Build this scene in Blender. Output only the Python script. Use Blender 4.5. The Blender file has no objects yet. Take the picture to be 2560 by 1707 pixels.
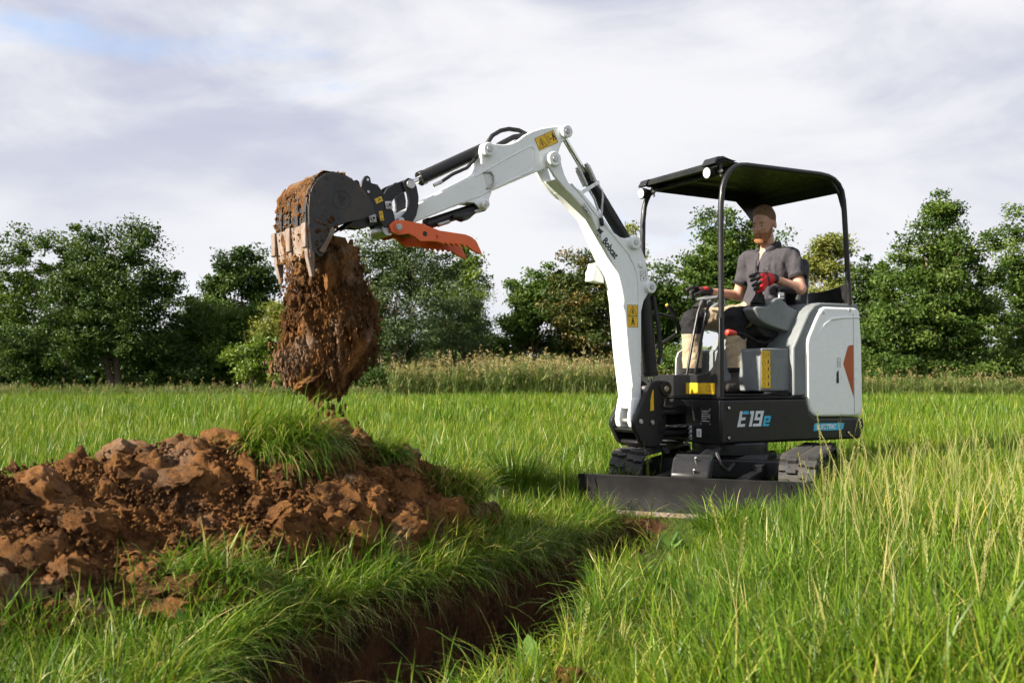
import bpy, bmesh, math, random
import numpy as np
from mathutils import Vector, Matrix

R = math.radians
scene = bpy.context.scene
COL = scene.collection

# ---------------------------------------------------------------- camera, sky, sun, exposure
cam_d = bpy.data.cameras.new('camera'); cam = bpy.data.objects.new('camera', cam_d); COL.objects.link(cam)
CAM_H = 0.83
cam.location = (0, 0, CAM_H)
cam.rotation_euler = (R(90) + math.atan(84 / 2287), 0, 0)
cam_d.sensor_width = 36; cam_d.lens = 35.0; cam_d.clip_start = 0.05; cam_d.clip_end = 3000
cam_d.dof.use_dof = True; cam_d.dof.focus_distance = 6.6; cam_d.dof.aperture_fstop = 5.6
scene.camera = cam

SUN_DIR = Vector((-0.9135, -0.407, 0)).normalized()          # horizontal direction towards the sun
SUN_EL = R(28)
sun_d = bpy.data.lights.new('sun', 'SUN'); sun = bpy.data.objects.new('sun', sun_d); COL.objects.link(sun)
sun_d.energy = 5.0; sun_d.angle = R(0.55); sun_d.color = (1.0, 0.91, 0.77)
_to = Vector((SUN_DIR.x * math.cos(SUN_EL), SUN_DIR.y * math.cos(SUN_EL), math.sin(SUN_EL)))
sun.rotation_euler = _to.to_track_quat('Z', 'Y').to_euler()
sun.location = _to * 60

world = bpy.data.worlds.new('World'); scene.world = world; world.use_nodes = True
def build_sky():
    nt = world.node_tree; nt.nodes.clear(); N = nt.nodes.new; lk = nt.links.new
    def math_(op, a, b=None, clamp=False):
        n = N('ShaderNodeMath'); n.operation = op; n.use_clamp = clamp
        for i, v in enumerate((a, b)):
            if v is None: continue
            if isinstance(v, (int, float)): n.inputs[i].default_value = v
            else: lk(v, n.inputs[i])
        return n.outputs[0]
    out = N('ShaderNodeOutputWorld'); bg = N('ShaderNodeBackground'); bg.inputs[1].default_value = 0.1
    lk(bg.outputs[0], out.inputs[0])
    sky = N('ShaderNodeTexSky'); sky.sky_type = 'NISHITA'; sky.sun_disc = False
    sky.sun_elevation = SUN_EL; sky.sun_rotation = math.atan2(SUN_DIR.x, SUN_DIR.y)
    tc = N('ShaderNodeTexCoord'); sp = N('ShaderNodeSeparateXYZ'); lk(tc.outputs['Generated'], sp.inputs[0])
    z = math_('MAXIMUM', sp.outputs[2], 0.0)
    mp = N('ShaderNodeMapping'); lk(tc.outputs['Generated'], mp.inputs[0])
    mp.inputs['Location'].default_value = (0.55, 2.35, 0); mp.inputs['Rotation'].default_value = (R(-8), R(24), R(10)); mp.inputs['Scale'].default_value = (1.15, 1.15, 2.9)
    def noise(scale, detail, rough, dist, off):
        m2 = N('ShaderNodeMapping'); lk(mp.outputs[0], m2.inputs[0]); m2.inputs['Location'].default_value = off
        n = N('ShaderNodeTexNoise'); lk(m2.outputs[0], n.inputs['Vector'])
        n.inputs['Scale'].default_value = scale; n.inputs['Detail'].default_value = detail
        n.inputs['Roughness'].default_value = rough; n.inputs['Distortion'].default_value = dist
        return n.outputs[0]
    def ramp(f, a, b):
        n = N('ShaderNodeMapRange'); n.interpolation_type = 'SMOOTHSTEP'; lk(f, n.inputs[0])
        n.inputs[1].default_value = a; n.inputs[2].default_value = b; return n.outputs[0]
    big = noise(1.5, 6, 0.50, 0.45, (3.1, 0.4, 0))
    fine = noise(4.2, 8, 0.55, 0.6, (0, 7.3, 2))
    dens = math_('ADD', math_('MULTIPLY', big, 0.72), math_('MULTIPLY', fine, 0.28))
    lit = ramp(dens, 0.40, 0.60)                             # 0 grey underside .. 1 bright sunlit cloud
    c1 = N('ShaderNodeMix'); c1.data_type = 'RGBA'
    c1.inputs[6].default_value = (2.02, 2.12, 2.66, 1); c1.inputs[7].default_value = (3.50, 3.50, 3.62, 1)
    lk(lit, c1.inputs[0])
    # thin veil brightens towards the horizon, all round
    hz = ramp(z, 0.32, 0.0)
    c2 = N('ShaderNodeMix'); c2.data_type = 'RGBA'; c2.inputs[7].default_value = (3.38, 3.42, 3.58, 1)
    lk(math_('MULTIPLY', hz, 0.75), c2.inputs[0]); lk(c1.outputs[2], c2.inputs[6])
    # blue gaps
    gap = noise(2.3, 6, 0.55, 0.3, (9.7, 2.2, 5))
    gm = ramp(gap, 0.56, 0.70)
    skyc = N('ShaderNodeMix'); skyc.data_type = 'RGBA'; skyc.blend_type = 'MULTIPLY'; skyc.inputs[0].default_value = 1
    lk(sky.outputs[0], skyc.inputs[6]); skyc.inputs[7].default_value = (1.0, 1.0, 1.05, 1)
    c3 = N('ShaderNodeMix'); c3.data_type = 'RGBA'; lk(math_('MULTIPLY', gm, 0.75), c3.inputs[0])
    lk(c2.outputs[2], c3.inputs[6]); lk(skyc.outputs[2], c3.inputs[7])
    lk(c3.outputs[2], bg.inputs[0])
build_sky()
vs = scene.view_settings
vs.view_transform = 'Standard'; vs.look = 'None'; vs.gamma = 1.0; vs.use_curve_mapping = False; vs.exposure = 1.42
scene.render.engine = 'CYCLES'
scene.cycles.max_bounces = 4; scene.cycles.diffuse_bounces = 2; scene.cycles.glossy_bounces = 2
scene.cycles.transmission_bounces = 2; scene.cycles.transparent_max_bounces = 4
scene.cycles.caustics_reflective = False; scene.cycles.caustics_refractive = False
scene.cycles.use_denoising = True
scene.cycles.use_adaptive_sampling = True; scene.cycles.adaptive_threshold = 0.03; scene.cycles.adaptive_min_samples = 16

# ---------------------------------------------------------------- helpers
def tag(o, label=None, cat=None, group=None, kind=None):
    if label: o['label'] = label
    if cat: o['category'] = cat
    if group: o['group'] = group
    if kind: o['kind'] = kind
    return o

def empty(name, loc=(0, 0, 0), rz=0.0, parent=None):
    o = bpy.data.objects.new(name, None); COL.objects.link(o)
    o.location = loc; o.rotation_euler = (0, 0, rz); o.empty_display_size = 0.1
    if parent: o.parent = parent
    return o

def link(name, me, mat=None, parent=None, loc=(0, 0, 0), rz=0.0):
    o = bpy.data.objects.new(name, me); COL.objects.link(o)
    if mat is not None:
        for m in (mat if isinstance(mat, (list, tuple)) else [mat]):
            me.materials.append(m)
    if parent: o.parent = parent
    o.location = loc; o.rotation_euler = (0, 0, rz)
    return o

def np_mesh(name, verts, faces, attrs=None, smooth=True, mat_idx=None):
    """verts (n,3); faces: list of int arrays (m,3)/(m,4); attrs: {name: per-vertex float}"""
    me = bpy.data.meshes.new(name)
    verts = np.asarray(verts, np.float32)
    me.vertices.add(len(verts)); me.vertices.foreach_set('co', verts.ravel())
    faces = [np.asarray(f, np.int32) for f in faces if len(f)]
    if faces:
        loops = np.concatenate([f.ravel() for f in faces])
        tot = np.concatenate([np.full(len(f), f.shape[1], np.int32) for f in faces])
        start = np.concatenate([[0], np.cumsum(tot)[:-1]]).astype(np.int32)
        me.loops.add(len(loops)); me.loops.foreach_set('vertex_index', loops)
        me.polygons.add(len(tot)); me.polygons.foreach_set('loop_start', start); me.polygons.foreach_set('loop_total', tot)
        me.polygons.foreach_set('use_smooth', np.full(len(tot), bool(smooth)))
        if mat_idx is not None:
            me.polygons.foreach_set('material_index', np.asarray(mat_idx, np.int32))
    for k, v in (attrs or {}).items():
        v = np.asarray(v, np.float32)
        if v.ndim == 2:
            a = me.attributes.new(k, 'FLOAT_VECTOR', 'POINT'); a.data.foreach_set('vector', v.ravel())
        else:
            a = me.attributes.new(k, 'FLOAT', 'POINT'); a.data.foreach_set('value', v)
    me.update(calc_edges=True); me.validate()
    return me

class MB:
    """collects simple solids for one mesh"""
    def __init__(s): s.v = []; s.f = []; s.m = []; s.mi = 0; s.x = None
    def add(s, vs_, fs_):
        b = len(s.v)
        for p in vs_:
            p = Vector(p)
            s.v.append(tuple(s.x @ p) if s.x is not None else tuple(p))
        for f in fs_:
            s.f.append([b + i for i in f]); s.m.append(s.mi)
        return s
    def prism(s, poly, y0, y1, axis='y'):
        """polygon (a,b) extruded: axis y -> (a,y,b); x -> (x,a,b); z -> (a,b,z)"""
        P = {'y': lambda a, b, c: (a, c, b), 'x': lambda a, b, c: (c, a, b), 'z': lambda a, b, c: (a, b, c)}[axis]
        ar = sum(poly[i][0] * poly[(i + 1) % len(poly)][1] - poly[(i + 1) % len(poly)][0] * poly[i][1] for i in range(len(poly)))
        poly = list(poly)
        if (ar > 0) == (axis == 'y'): poly.reverse()
        if y0 > y1: y0, y1 = y1, y0
        n = len(poly)
        vs_ = [P(a, b, y0) for a, b in poly] + [P(a, b, y1) for a, b in poly]
        fs_ = [list(range(n))[::-1], list(range(n, 2 * n))]
        for i in range(n):
            j = (i + 1) % n; fs_.append([i, j, n + j, n + i])
        return s.add(vs_, fs_)
    def box(s, c, d, rot=None):
        x, y, z = d[0] / 2, d[1] / 2, d[2] / 2
        vs_ = [Vector(p) for p in ((-x, -y, -z), (x, -y, -z), (x, y, -z), (-x, y, -z), (-x, -y, z), (x, -y, z), (x, y, z), (-x, y, z))]
        if rot is not None: vs_ = [rot @ p for p in vs_]
        return s.add([p + Vector(c) for p in vs_], [(3, 2, 1, 0), (4, 5, 6, 7), (0, 1, 5, 4), (1, 2, 6, 5), (2, 3, 7, 6), (3, 0, 4, 7)])
    def tube(s, path, r, seg=12, caps=True):
        P = [Vector(p) for p in path]; n = len(P)
        rr = r if isinstance(r, (list, tuple)) else [r] * n
        T = []
        for i in range(n):
            t = (P[min(i + 1, n - 1)] - P[max(i - 1, 0)]); T.append(t.normalized() if t.length else Vector((0, 0, 1)))
        u = T[0].orthogonal().normalized(); vs_ = []
        for i in range(n):
            u = (u - T[i] * u.dot(T[i]))
            u = u.normalized() if u.length > 1e-6 else T[i].orthogonal().normalized()
            w = T[i].cross(u)
            for k in range(seg):
                a = 2 * math.pi * k / seg
                vs_.append(P[i] + (u * math.cos(a) + w * math.sin(a)) * rr[i])
        fs_ = []
        for i in range(n - 1):
            for k in range(seg):
                k2 = (k + 1) % seg
                fs_.append([i * seg + k, i * seg + k2, (i + 1) * seg + k2, (i + 1) * seg + k])
        if caps:
            fs_.append(list(range(seg))[::-1]); fs_.append([(n - 1) * seg + k for k in range(seg)])
        return s.add(vs_, fs_)
    def cyl(s, p0, p1, r, r1=None, seg=20): return s.tube([p0, p1], [r, r if r1 is None else r1], seg)
    def mesh(s, name, bevel=0, angle=35):
        me = bpy.data.meshes.new(name); me.from_pydata(s.v, [], s.f)
        me.polygons.foreach_set('material_index', s.m)
        me.polygons.foreach_set('use_smooth', [True] * len(s.f))
        me.update(); me.validate()
        me.set_sharp_from_angle(angle=R(angle))
        return me
    def build(s, name, mat, parent=None, loc=(0, 0, 0), rz=0.0, bevel=0.0, angle=35, seg=2):
        o = link(name, s.mesh(name, angle=angle), mat, parent, loc, rz)
        if bevel:
            b = o.modifiers.new('bevel', 'BEVEL'); b.width = bevel; b.segments = seg; b.limit_method = 'ANGLE'
            b.angle_limit = R(32); b.harden_normals = False
        return o

# --- numpy gradient noise
_prm = np.random.RandomState(7).permutation(256).astype(np.int64); _prm = np.concatenate([_prm, _prm, _prm])
_grd = np.random.RandomState(8).normal(size=(256, 3)); _grd /= np.linalg.norm(_grd, axis=1)[:, None]
def perlin(p):
    p = np.asarray(p, float); i = np.floor(p).astype(np.int64); f = p - i; i &= 255
    u = f * f * f * (f * (f * 6 - 15) + 10); out = 0
    for dx in (0, 1):
        wx = u[..., 0] if dx else 1 - u[..., 0]
        for dy in (0, 1):
            wy = u[..., 1] if dy else 1 - u[..., 1]
            for dz in (0, 1):
                wz = u[..., 2] if dz else 1 - u[..., 2]
                h = _prm[_prm[_prm[i[..., 0] + dx] + i[..., 1] + dy] + i[..., 2] + dz]
                g = _grd[h]
                out = out + wx * wy * wz * (g[..., 0] * (f[..., 0] - dx) + g[..., 1] * (f[..., 1] - dy) + g[..., 2] * (f[..., 2] - dz))
    return out * 1.5
def fbm(p, oct=4, gain=0.5, ridged=False):
    p = np.asarray(p, float); a, s, fr = 1.0, 0.0, 1.0; tot = 0
    for k in range(oct):
        n = perlin(p * fr + 17.3 * k)
        if ridged: n = 1 - 2 * np.abs(n)
        s = s + a * n; tot += a; a *= gain; fr *= 2.03
    return s / tot
def worley(p, seed=0):
    """distance to nearest feature point of a jittered grid (F1), and cell value"""
    p = np.asarray(p, float); i = np.floor(p).astype(np.int64); best = np.full(p.shape[:-1], 9.0); val = np.zeros(p.shape[:-1]); sec = best.copy()
    for dx in (-1, 0, 1):
        for dy in (-1, 0, 1):
            for dz in (-1, 0, 1):
                c = i + np.array([dx, dy, dz]); cc = (c + seed * 31) & 255
                h = _prm[_prm[_prm[cc[..., 0]] + cc[..., 1]] + cc[..., 2]]
                q = c + 0.5 + _grd[h] * 0.45
                d = np.linalg.norm(p - q, axis=-1)
                m = d < best; sec = np.where(m, best, np.minimum(sec, d)); val = np.where(m, h / 255., val); best = np.where(m, d, best)
    return best, sec, val
def smooth(a, b, x):
    t = np.clip((x - a) / (b - a), 0, 1); return t * t * (3 - 2 * t)

# --- materials
def nodes_of(name):
    m = bpy.data.materials.new(name); m.use_nodes = True; nt = m.node_tree
    return m, nt, nt.nodes['Principled BSDF']
def mixc(nt, f, a, b, blend='MIX'):
    n = nt.nodes.new('ShaderNodeMix'); n.data_type = 'RGBA'; n.blend_type = blend
    for s_, v in ((0, f), (6, a), (7, b)):
        if isinstance(v, (int, float)): n.inputs[s_].default_value = v
        elif isinstance(v, (tuple, list)): n.inputs[s_].default_value = (v[0], v[1], v[2], 1)
        else: nt.links.new(v, n.inputs[s_])
    return n.outputs[2]
def noise_n(nt, scale, detail=5, rough=0.55, vec=None, dist=0.0):
    n = nt.nodes.new('ShaderNodeTexNoise'); n.inputs['Scale'].default_value = scale; n.inputs['Detail'].default_value = detail
    n.inputs['Roughness'].default_value = rough; n.inputs['Distortion'].default_value = dist
    if vec is not None: nt.links.new(vec, n.inputs['Vector'])
    return n.outputs[0]
def ramp_n(nt, f, a, b):
    n = nt.nodes.new('ShaderNodeMapRange'); n.interpolation_type = 'SMOOTHSTEP'; nt.links.new(f, n.inputs[0])
    n.inputs[1].default_value = a; n.inputs[2].default_value = b; return n.outputs[0]
def objvec(nt): return nt.nodes.new('ShaderNodeTexCoord').outputs['Object']
def bump_n(nt, bsdf, h, strength=0.3, dist=0.01):
    b = nt.nodes.new('ShaderNodeBump'); b.inputs['Strength'].default_value = strength; b.inputs['Distance'].default_value = dist
    nt.links.new(h, b.inputs['Height']); nt.links.new(b.outputs[0], bsdf.inputs['Normal'])
def pm(name, col, rough=0.5, metal=0.0, col2=None, vs_=6.0, va=(0.4, 0.65), bump=0.0, bs=80.0, coat=0.0, spec=0.5, rvar=0.12, dirt=0.0, dirtcol=(0.17, 0.075, 0.03)):
    """painted / plastic / cloth surface with soft colour and roughness variation, optional dirt specks"""
    m, nt, b = nodes_of(name); ov = objvec(nt)
    c2 = col2 or tuple(c * 0.82 for c in col)
    n = noise_n(nt, vs_, 6, 0.6, ov)
    c = mixc(nt, ramp_n(nt, n, *va), col, c2)
    if dirt:
        d = noise_n(nt, 9, 8, 0.7, ov)
        c = mixc(nt, ramp_n(nt, d, 0.66 - dirt * 0.2, 0.80 - dirt * 0.2), c, dirtcol)
    nt.links.new(c, b.inputs['Base Color'])
    r = nt.nodes.new('ShaderNodeMapRange'); nt.links.new(noise_n(nt, 23, 5, 0.6, ov), r.inputs[0])
    r.inputs[1].default_value = 0.3; r.inputs[2].default_value = 0.7
    r.inputs[3].default_value = max(0.03, rough - rvar); r.inputs[4].default_value = min(1, rough + rvar)
    nt.links.new(r.outputs[0], b.inputs['Roughness'])
    b.inputs['Metallic'].default_value = metal; b.inputs['Coat Weight'].default_value = coat; b.inputs['Specular IOR Level'].default_value = spec
    if bump: bump_n(nt, b, noise_n(nt, bs, 4, 0.6, ov), bump, 0.004)
    return m
def soil_mat(name, tint=1.0, pale=0.45):
    m, nt, b = nodes_of(name); g = nt.nodes.new('ShaderNodeNewGeometry').outputs['Position']
    oi = nt.nodes.new('ShaderNodeObjectInfo').outputs['Random']
    t = tint
    c = mixc(nt, ramp_n(nt, noise_n(nt, 5.5, 8, 0.65, g), 0.36, 0.62), (0.065 * t, 0.032 * t, 0.014 * t), (0.27 * t, 0.120 * t, 0.037 * t))
    c = mixc(nt, ramp_n(nt, noise_n(nt, 2.3, 7, 0.6, g, 0.8), 0.55, 0.70), c, (0.27 * t * pale / .45, 0.19 * t * pale / .45, 0.13 * t * pale / .45))
    c = mixc(nt, ramp_n(nt, noise_n(nt, 38, 6, 0.7, g), 0.42, 0.75), c, (0.33 * t, 0.150 * t, 0.048 * t))
    mul = nt.nodes.new('ShaderNodeMapRange'); nt.links.new(oi, mul.inputs[0]); mul.inputs[3].default_value = 0.8; mul.inputs[4].default_value = 1.15
    hs = nt.nodes.new('ShaderNodeHueSaturation'); nt.links.new(c, hs.inputs['Color']); nt.links.new(mul.outputs[0], hs.inputs['Value'])
    nt.links.new(hs.outputs[0], b.inputs['Base Color']); b.inputs['Roughness'].default_value = 0.95; b.inputs['Specular IOR Level'].default_value = 0.15
    bump_n(nt, b, noise_n(nt, 42, 9, 0.78, g), 1.0, 0.045)
    return m
def leaf_mat(name, stops, trans=0.35, rough=0.5, patch=None, spec=0.35):
    """stops: [(pos,(r,g,b))...] picked by the per-leaf attribute rnd; translucent"""
    m, nt, b = nodes_of(name); at = nt.nodes.new('ShaderNodeAttribute'); at.attribute_name = 'rnd'
    cr = nt.nodes.new('ShaderNodeValToRGB'); e = cr.color_ramp.elements
    while len(e) < len(stops): e.new(0.5)
    for k, (p_, c_) in enumerate(stops): e[k].position = p_; e[k].color = (*c_, 1)
    nt.links.new(at.outputs['Fac'], cr.inputs[0]); c = cr.outputs[0]
    g = nt.nodes.new('ShaderNodeNewGeometry')
    if patch:
        c = mixc(nt, ramp_n(nt, noise_n(nt, patch[0], 4, 0.6, g.outputs['Position']), patch[1], patch[2]), c, mixc(nt, 1.0, c, patch[3], 'MULTIPLY'))
    nt.links.new(c, b.inputs['Base Color']); b.inputs['Roughness'].default_value = rough; b.inputs['Specular IOR Level'].default_value = spec
    tr = nt.nodes.new('ShaderNodeBsdfTranslucent'); c2 = mixc(nt, 1.0, c, (1.15, 1.2, 0.55), 'MULTIPLY'); nt.links.new(c2, tr.inputs[0])
    mx = nt.nodes.new('ShaderNodeMixShader'); mx.inputs[0].default_value = trans
    nt.links.new(b.outputs[0], mx.inputs[1]); nt.links.new(tr.outputs[0], mx.inputs[2])
    nt.links.new(mx.outputs[0], nt.nodes['Material Output'].inputs[0])
    return m

# ================================================================ GROUND, TRENCH, SOIL MOUND
rng = np.random.RandomState(3)
M_SOIL = soil_mat('soil'); M_SOIL_D = soil_mat('soil_damp', 0.62, 0.3); M_SOIL_P = soil_mat('soil_pale_slab', 1.25, 0.75); M_SOIL_R = soil_mat('soil_fresh', 1.08, 0.50)

# trench outline on the ground (metres), left bank then right bank back
TRENCH = np.array([(-0.84, 1.9), (-0.86, 2.6), (-0.88, 3.15), (-0.50, 3.98), (0.02, 4.9), (0.33, 5.5), (0.58, 6.0), (0.66, 6.08), (0.90, 6.0), (0.84, 5.75),
                   (0.60, 5.2), (0.42, 4.67), (0.25, 3.75), (0.02, 3.15), (-0.22, 2.7), (-0.36, 2.2), (-0.42, 1.8)])
def poly_sd(px, py, poly):
    """signed distance to polygon, positive inside"""
    d = np.full(np.shape(px), 1e9); ins = np.zeros(np.shape(px), bool); n = len(poly)
    for i in range(n):
        a, b = poly[i], poly[(i + 1) % n]; e = b - a
        wx, wy = px - a[0], py - a[1]; t = np.clip((wx * e[0] + wy * e[1]) / (e @ e), 0, 1)
        d = np.minimum(d, np.hypot(wx - t * e[0], wy - t * e[1]))
        c = ((a[1] <= py) != (b[1] <= py)) & (px < (b[0] - a[0]) * (py - a[1]) / (b[1] - a[1] + 1e-12) + a[0]); ins ^= c
    return np.where(ins, d, -d)
def trench_sd(x, y):
    w = 0.05 * fbm(np.stack([x * 3.1, y * 3.1, 0 * x], -1), 3)
    return poly_sd(x, y, TRENCH) + w
def ground_h(x, y, carve=True):
    near = np.exp(-((x / 9) ** 2 + (y / 14) ** 2))
    z = (0.045 * fbm(np.stack([x * 0.8, y * 0.8, 0 * x + 3], -1), 3) - 0.01) * (0.35 + 0.65 * near)
    # the right lip is trodden down a little
    z = z - 0.10 * smooth(0.9, 0.1, np.abs(x - (0.12 + (y - 3.3) * 0.27))) * smooth(6.2, 5.0, y) * smooth(1.0, 2.2, y)
    if carve:
        d = trench_sd(x, y)
        n = fbm(np.stack([x * 9, y * 9, 0 * x], -1), 4)
        z = z - 0.78 * smooth(-0.01, 0.11, d + .02 * n) * (1 + 0.12 * n) + 0.03 * n * smooth(-0.05, 0.02, d)
    return z

RIDGE = np.array([(-3.6, 2.9, .34), (-2.6, 3.5, .38), (-1.95, 3.92, .42), (-1.5, 4.28, .50), (-1.15, 4.68, .54), (-0.89, 4.98, .53), (-0.60, 5.18, .38), (-0.36, 5.35, .26), (-0.12, 5.5, .02)])
def mound_h(x, y):
    best = np.full(np.shape(x), 9.0); H = np.zeros(np.shape(x)); side = np.zeros(np.shape(x))
    for i in range(len(RIDGE) - 1):
        a, b = RIDGE[i], RIDGE[i + 1]; e = b[:2] - a[:2]
        wx, wy = x - a[0], y - a[1]; t = np.clip((wx * e[0] + wy * e[1]) / (e @ e), 0, 1)
        d = np.hypot(wx - t * e[0], wy - t * e[1]); m = d < best
        best = np.where(m, d, best); H = np.where(m, a[2] + t * (b[2] - a[2]), H)
        side = np.where(m, np.sign(wx * e[1] - wy * e[0]), side)
    w = np.where(side > 0, 1.0, 0.55) * (0.45 + 0.55 * np.clip(H / 0.4, 0, 1))
    w = w * (1 + 0.42 * smooth(-0.9, -1.9, x) * (side > 0) - 0.22 * smooth(-0.8, -0.2, x))
    w = w * (1 + 0.25 * perlin(np.stack([x * 1.7, y * 1.7, 0 * x + 9], -1)))
    q = np.clip(1 - best / w, 0, 1)
    return H * (0.62 * q + 0.38 * smooth(0, 1, q)) * smooth(-0.02, -0.22, poly_sd(x, y, TRENCH))

def build_ground():
    def axis(fine0, fine1, step, far):
        mid = np.arange(fine0, fine1 + 1e-6, step); out = []; s = step; p = fine1
        while p < far: s *= 1.35; p += s; out.append(p)
        lo = []; s = step; p = fine0
        while p > -far: s *= 1.35; p -= s; lo.append(p)
        return np.array(lo[::-1] + list(mid) + out)
    xs = axis(-1.5, 1.4, 0.022, 900); ys = axis(1.7, 6.4, 0.024, 900)
    X, Y = np.meshgrid(xs, ys); Z = ground_h(X, Y); Z = np.where(np.hypot(X, Y) > 60, 0, Z)
    nx, ny = len(xs), len(ys); idx = np.arange(nx * ny).reshape(ny, nx)
    q = np.stack([idx[:-1, :-1], idx[:-1, 1:], idx[1:, 1:], idx[1:, :-1]], -1).reshape(-1, 4)
    sd = trench_sd(X, Y); cut = smooth(-0.09, 0.0, sd + 0.04 * fbm(np.stack([X * 9, Y * 9, 0 * X], -1), 3))
    me = np_mesh('ground', np.stack([X, Y, Z], -1).reshape(-1, 3), [q], {'cut': cut.ravel()})
    m, nt, b = nodes_of('meadow_ground'); g = nt.nodes.new('ShaderNodeNewGeometry').outputs['Position']
    at = nt.nodes.new('ShaderNodeAttribute'); at.attribute_name = 'cut'
    turf = mixc(nt, ramp_n(nt, noise_n(nt, 3, 7, 0.65, g), 0.35, 0.65), (0.030, 0.042, 0.012), (0.072, 0.062, 0.024))
    turf = mixc(nt, ramp_n(nt, noise_n(nt, 0.12, 4, 0.5, g), 0.4, 0.6), turf, (0.062, 0.088, 0.018))
    so = mixc(nt, ramp_n(nt, noise_n(nt, 6, 8, 0.65, g), 0.36, 0.62), (0.034, 0.018, 0.009), (0.115, 0.053, 0.021))
    so = mixc(nt, ramp_n(nt, noise_n(nt, 40, 6, 0.7, g), 0.45, 0.75), so, (0.17, 0.080, 0.034))
    nt.links.new(mixc(nt, at.outputs['Fac'], turf, so), b.inputs['Base Color']); b.inputs['Roughness'].default_value = 0.95
    b.inputs['Specular IOR Level'].default_value = 0.15
    bump_n(nt, b, noise_n(nt, 26, 9, 0.75, g), 1.0, 0.05)
    tag(link('ground', me, m), 'grassy meadow ground with a narrow trench dug through it', 'ground', kind='structure')
build_ground()

# --- soil mound: lumpy body, loose clods as pieces, fine crumbs
def clod_mesh(name, seed, sub=3, angular=0.35, squash=0.8):
    bm = bmesh.new(); bmesh.ops.create_icosphere(bm, subdivisions=sub, radius=1.0)
    bm.verts.ensure_lookup_table(); P = np.array([v.co[:] for v in bm.verts]); r_ = np.random.RandomState(seed)
    n = fbm(P * 1.3 + seed * 3.7, 3); f1, f2, _ = worley(P * 1.6 + seed * 1.9, seed)
    g1, g2, gv = worley(P * 4.1 + seed * 2.3, seed + 4)
    d = 1 + 0.40 * n + angular * (0.55 - f1) + 0.20 * (gv - .5) * smooth(.02, .2, g2 - g1) - 0.10 * smooth(.12, 0, g2 - g1) + 0.12 * fbm(P * 5.2 + seed, 4, ridged=True)
    # a few flat breaks
    Q = P * d[:, None]
    for k in range(4):
        nn = r_.normal(size=3); nn /= np.linalg.norm(nn); h = r_.uniform(0.55, 0.85)
        t = Q @ nn; Q = Q - nn * (np.clip(t - h, 0, None) * 0.85)[:, None]
    Q = Q + P * (0.17 * fbm(P * 6.5 + seed, 4, ridged=True) * .6 + 0.16 * fbm(P * 11 + seed, 4))[:, None]
    Q[:, 2] *= squash
    for v, q in zip(bm.verts, Q): v.co = q
    me = bpy.data.meshes.new(name); bm.to_mesh(me); bm.free()
    me.polygons.foreach_set('use_smooth', [True] * len(me.polygons)); me.set_sharp_from_angle(angle=R(38))
    me.materials.append(M_SOIL)
    return me
CLODS = [clod_mesh('soil_clod', k, 4, 0.3 + 0.06 * (k % 4), 0.72 + 0.07 * (k % 4)) for k in range(9)]

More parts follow.
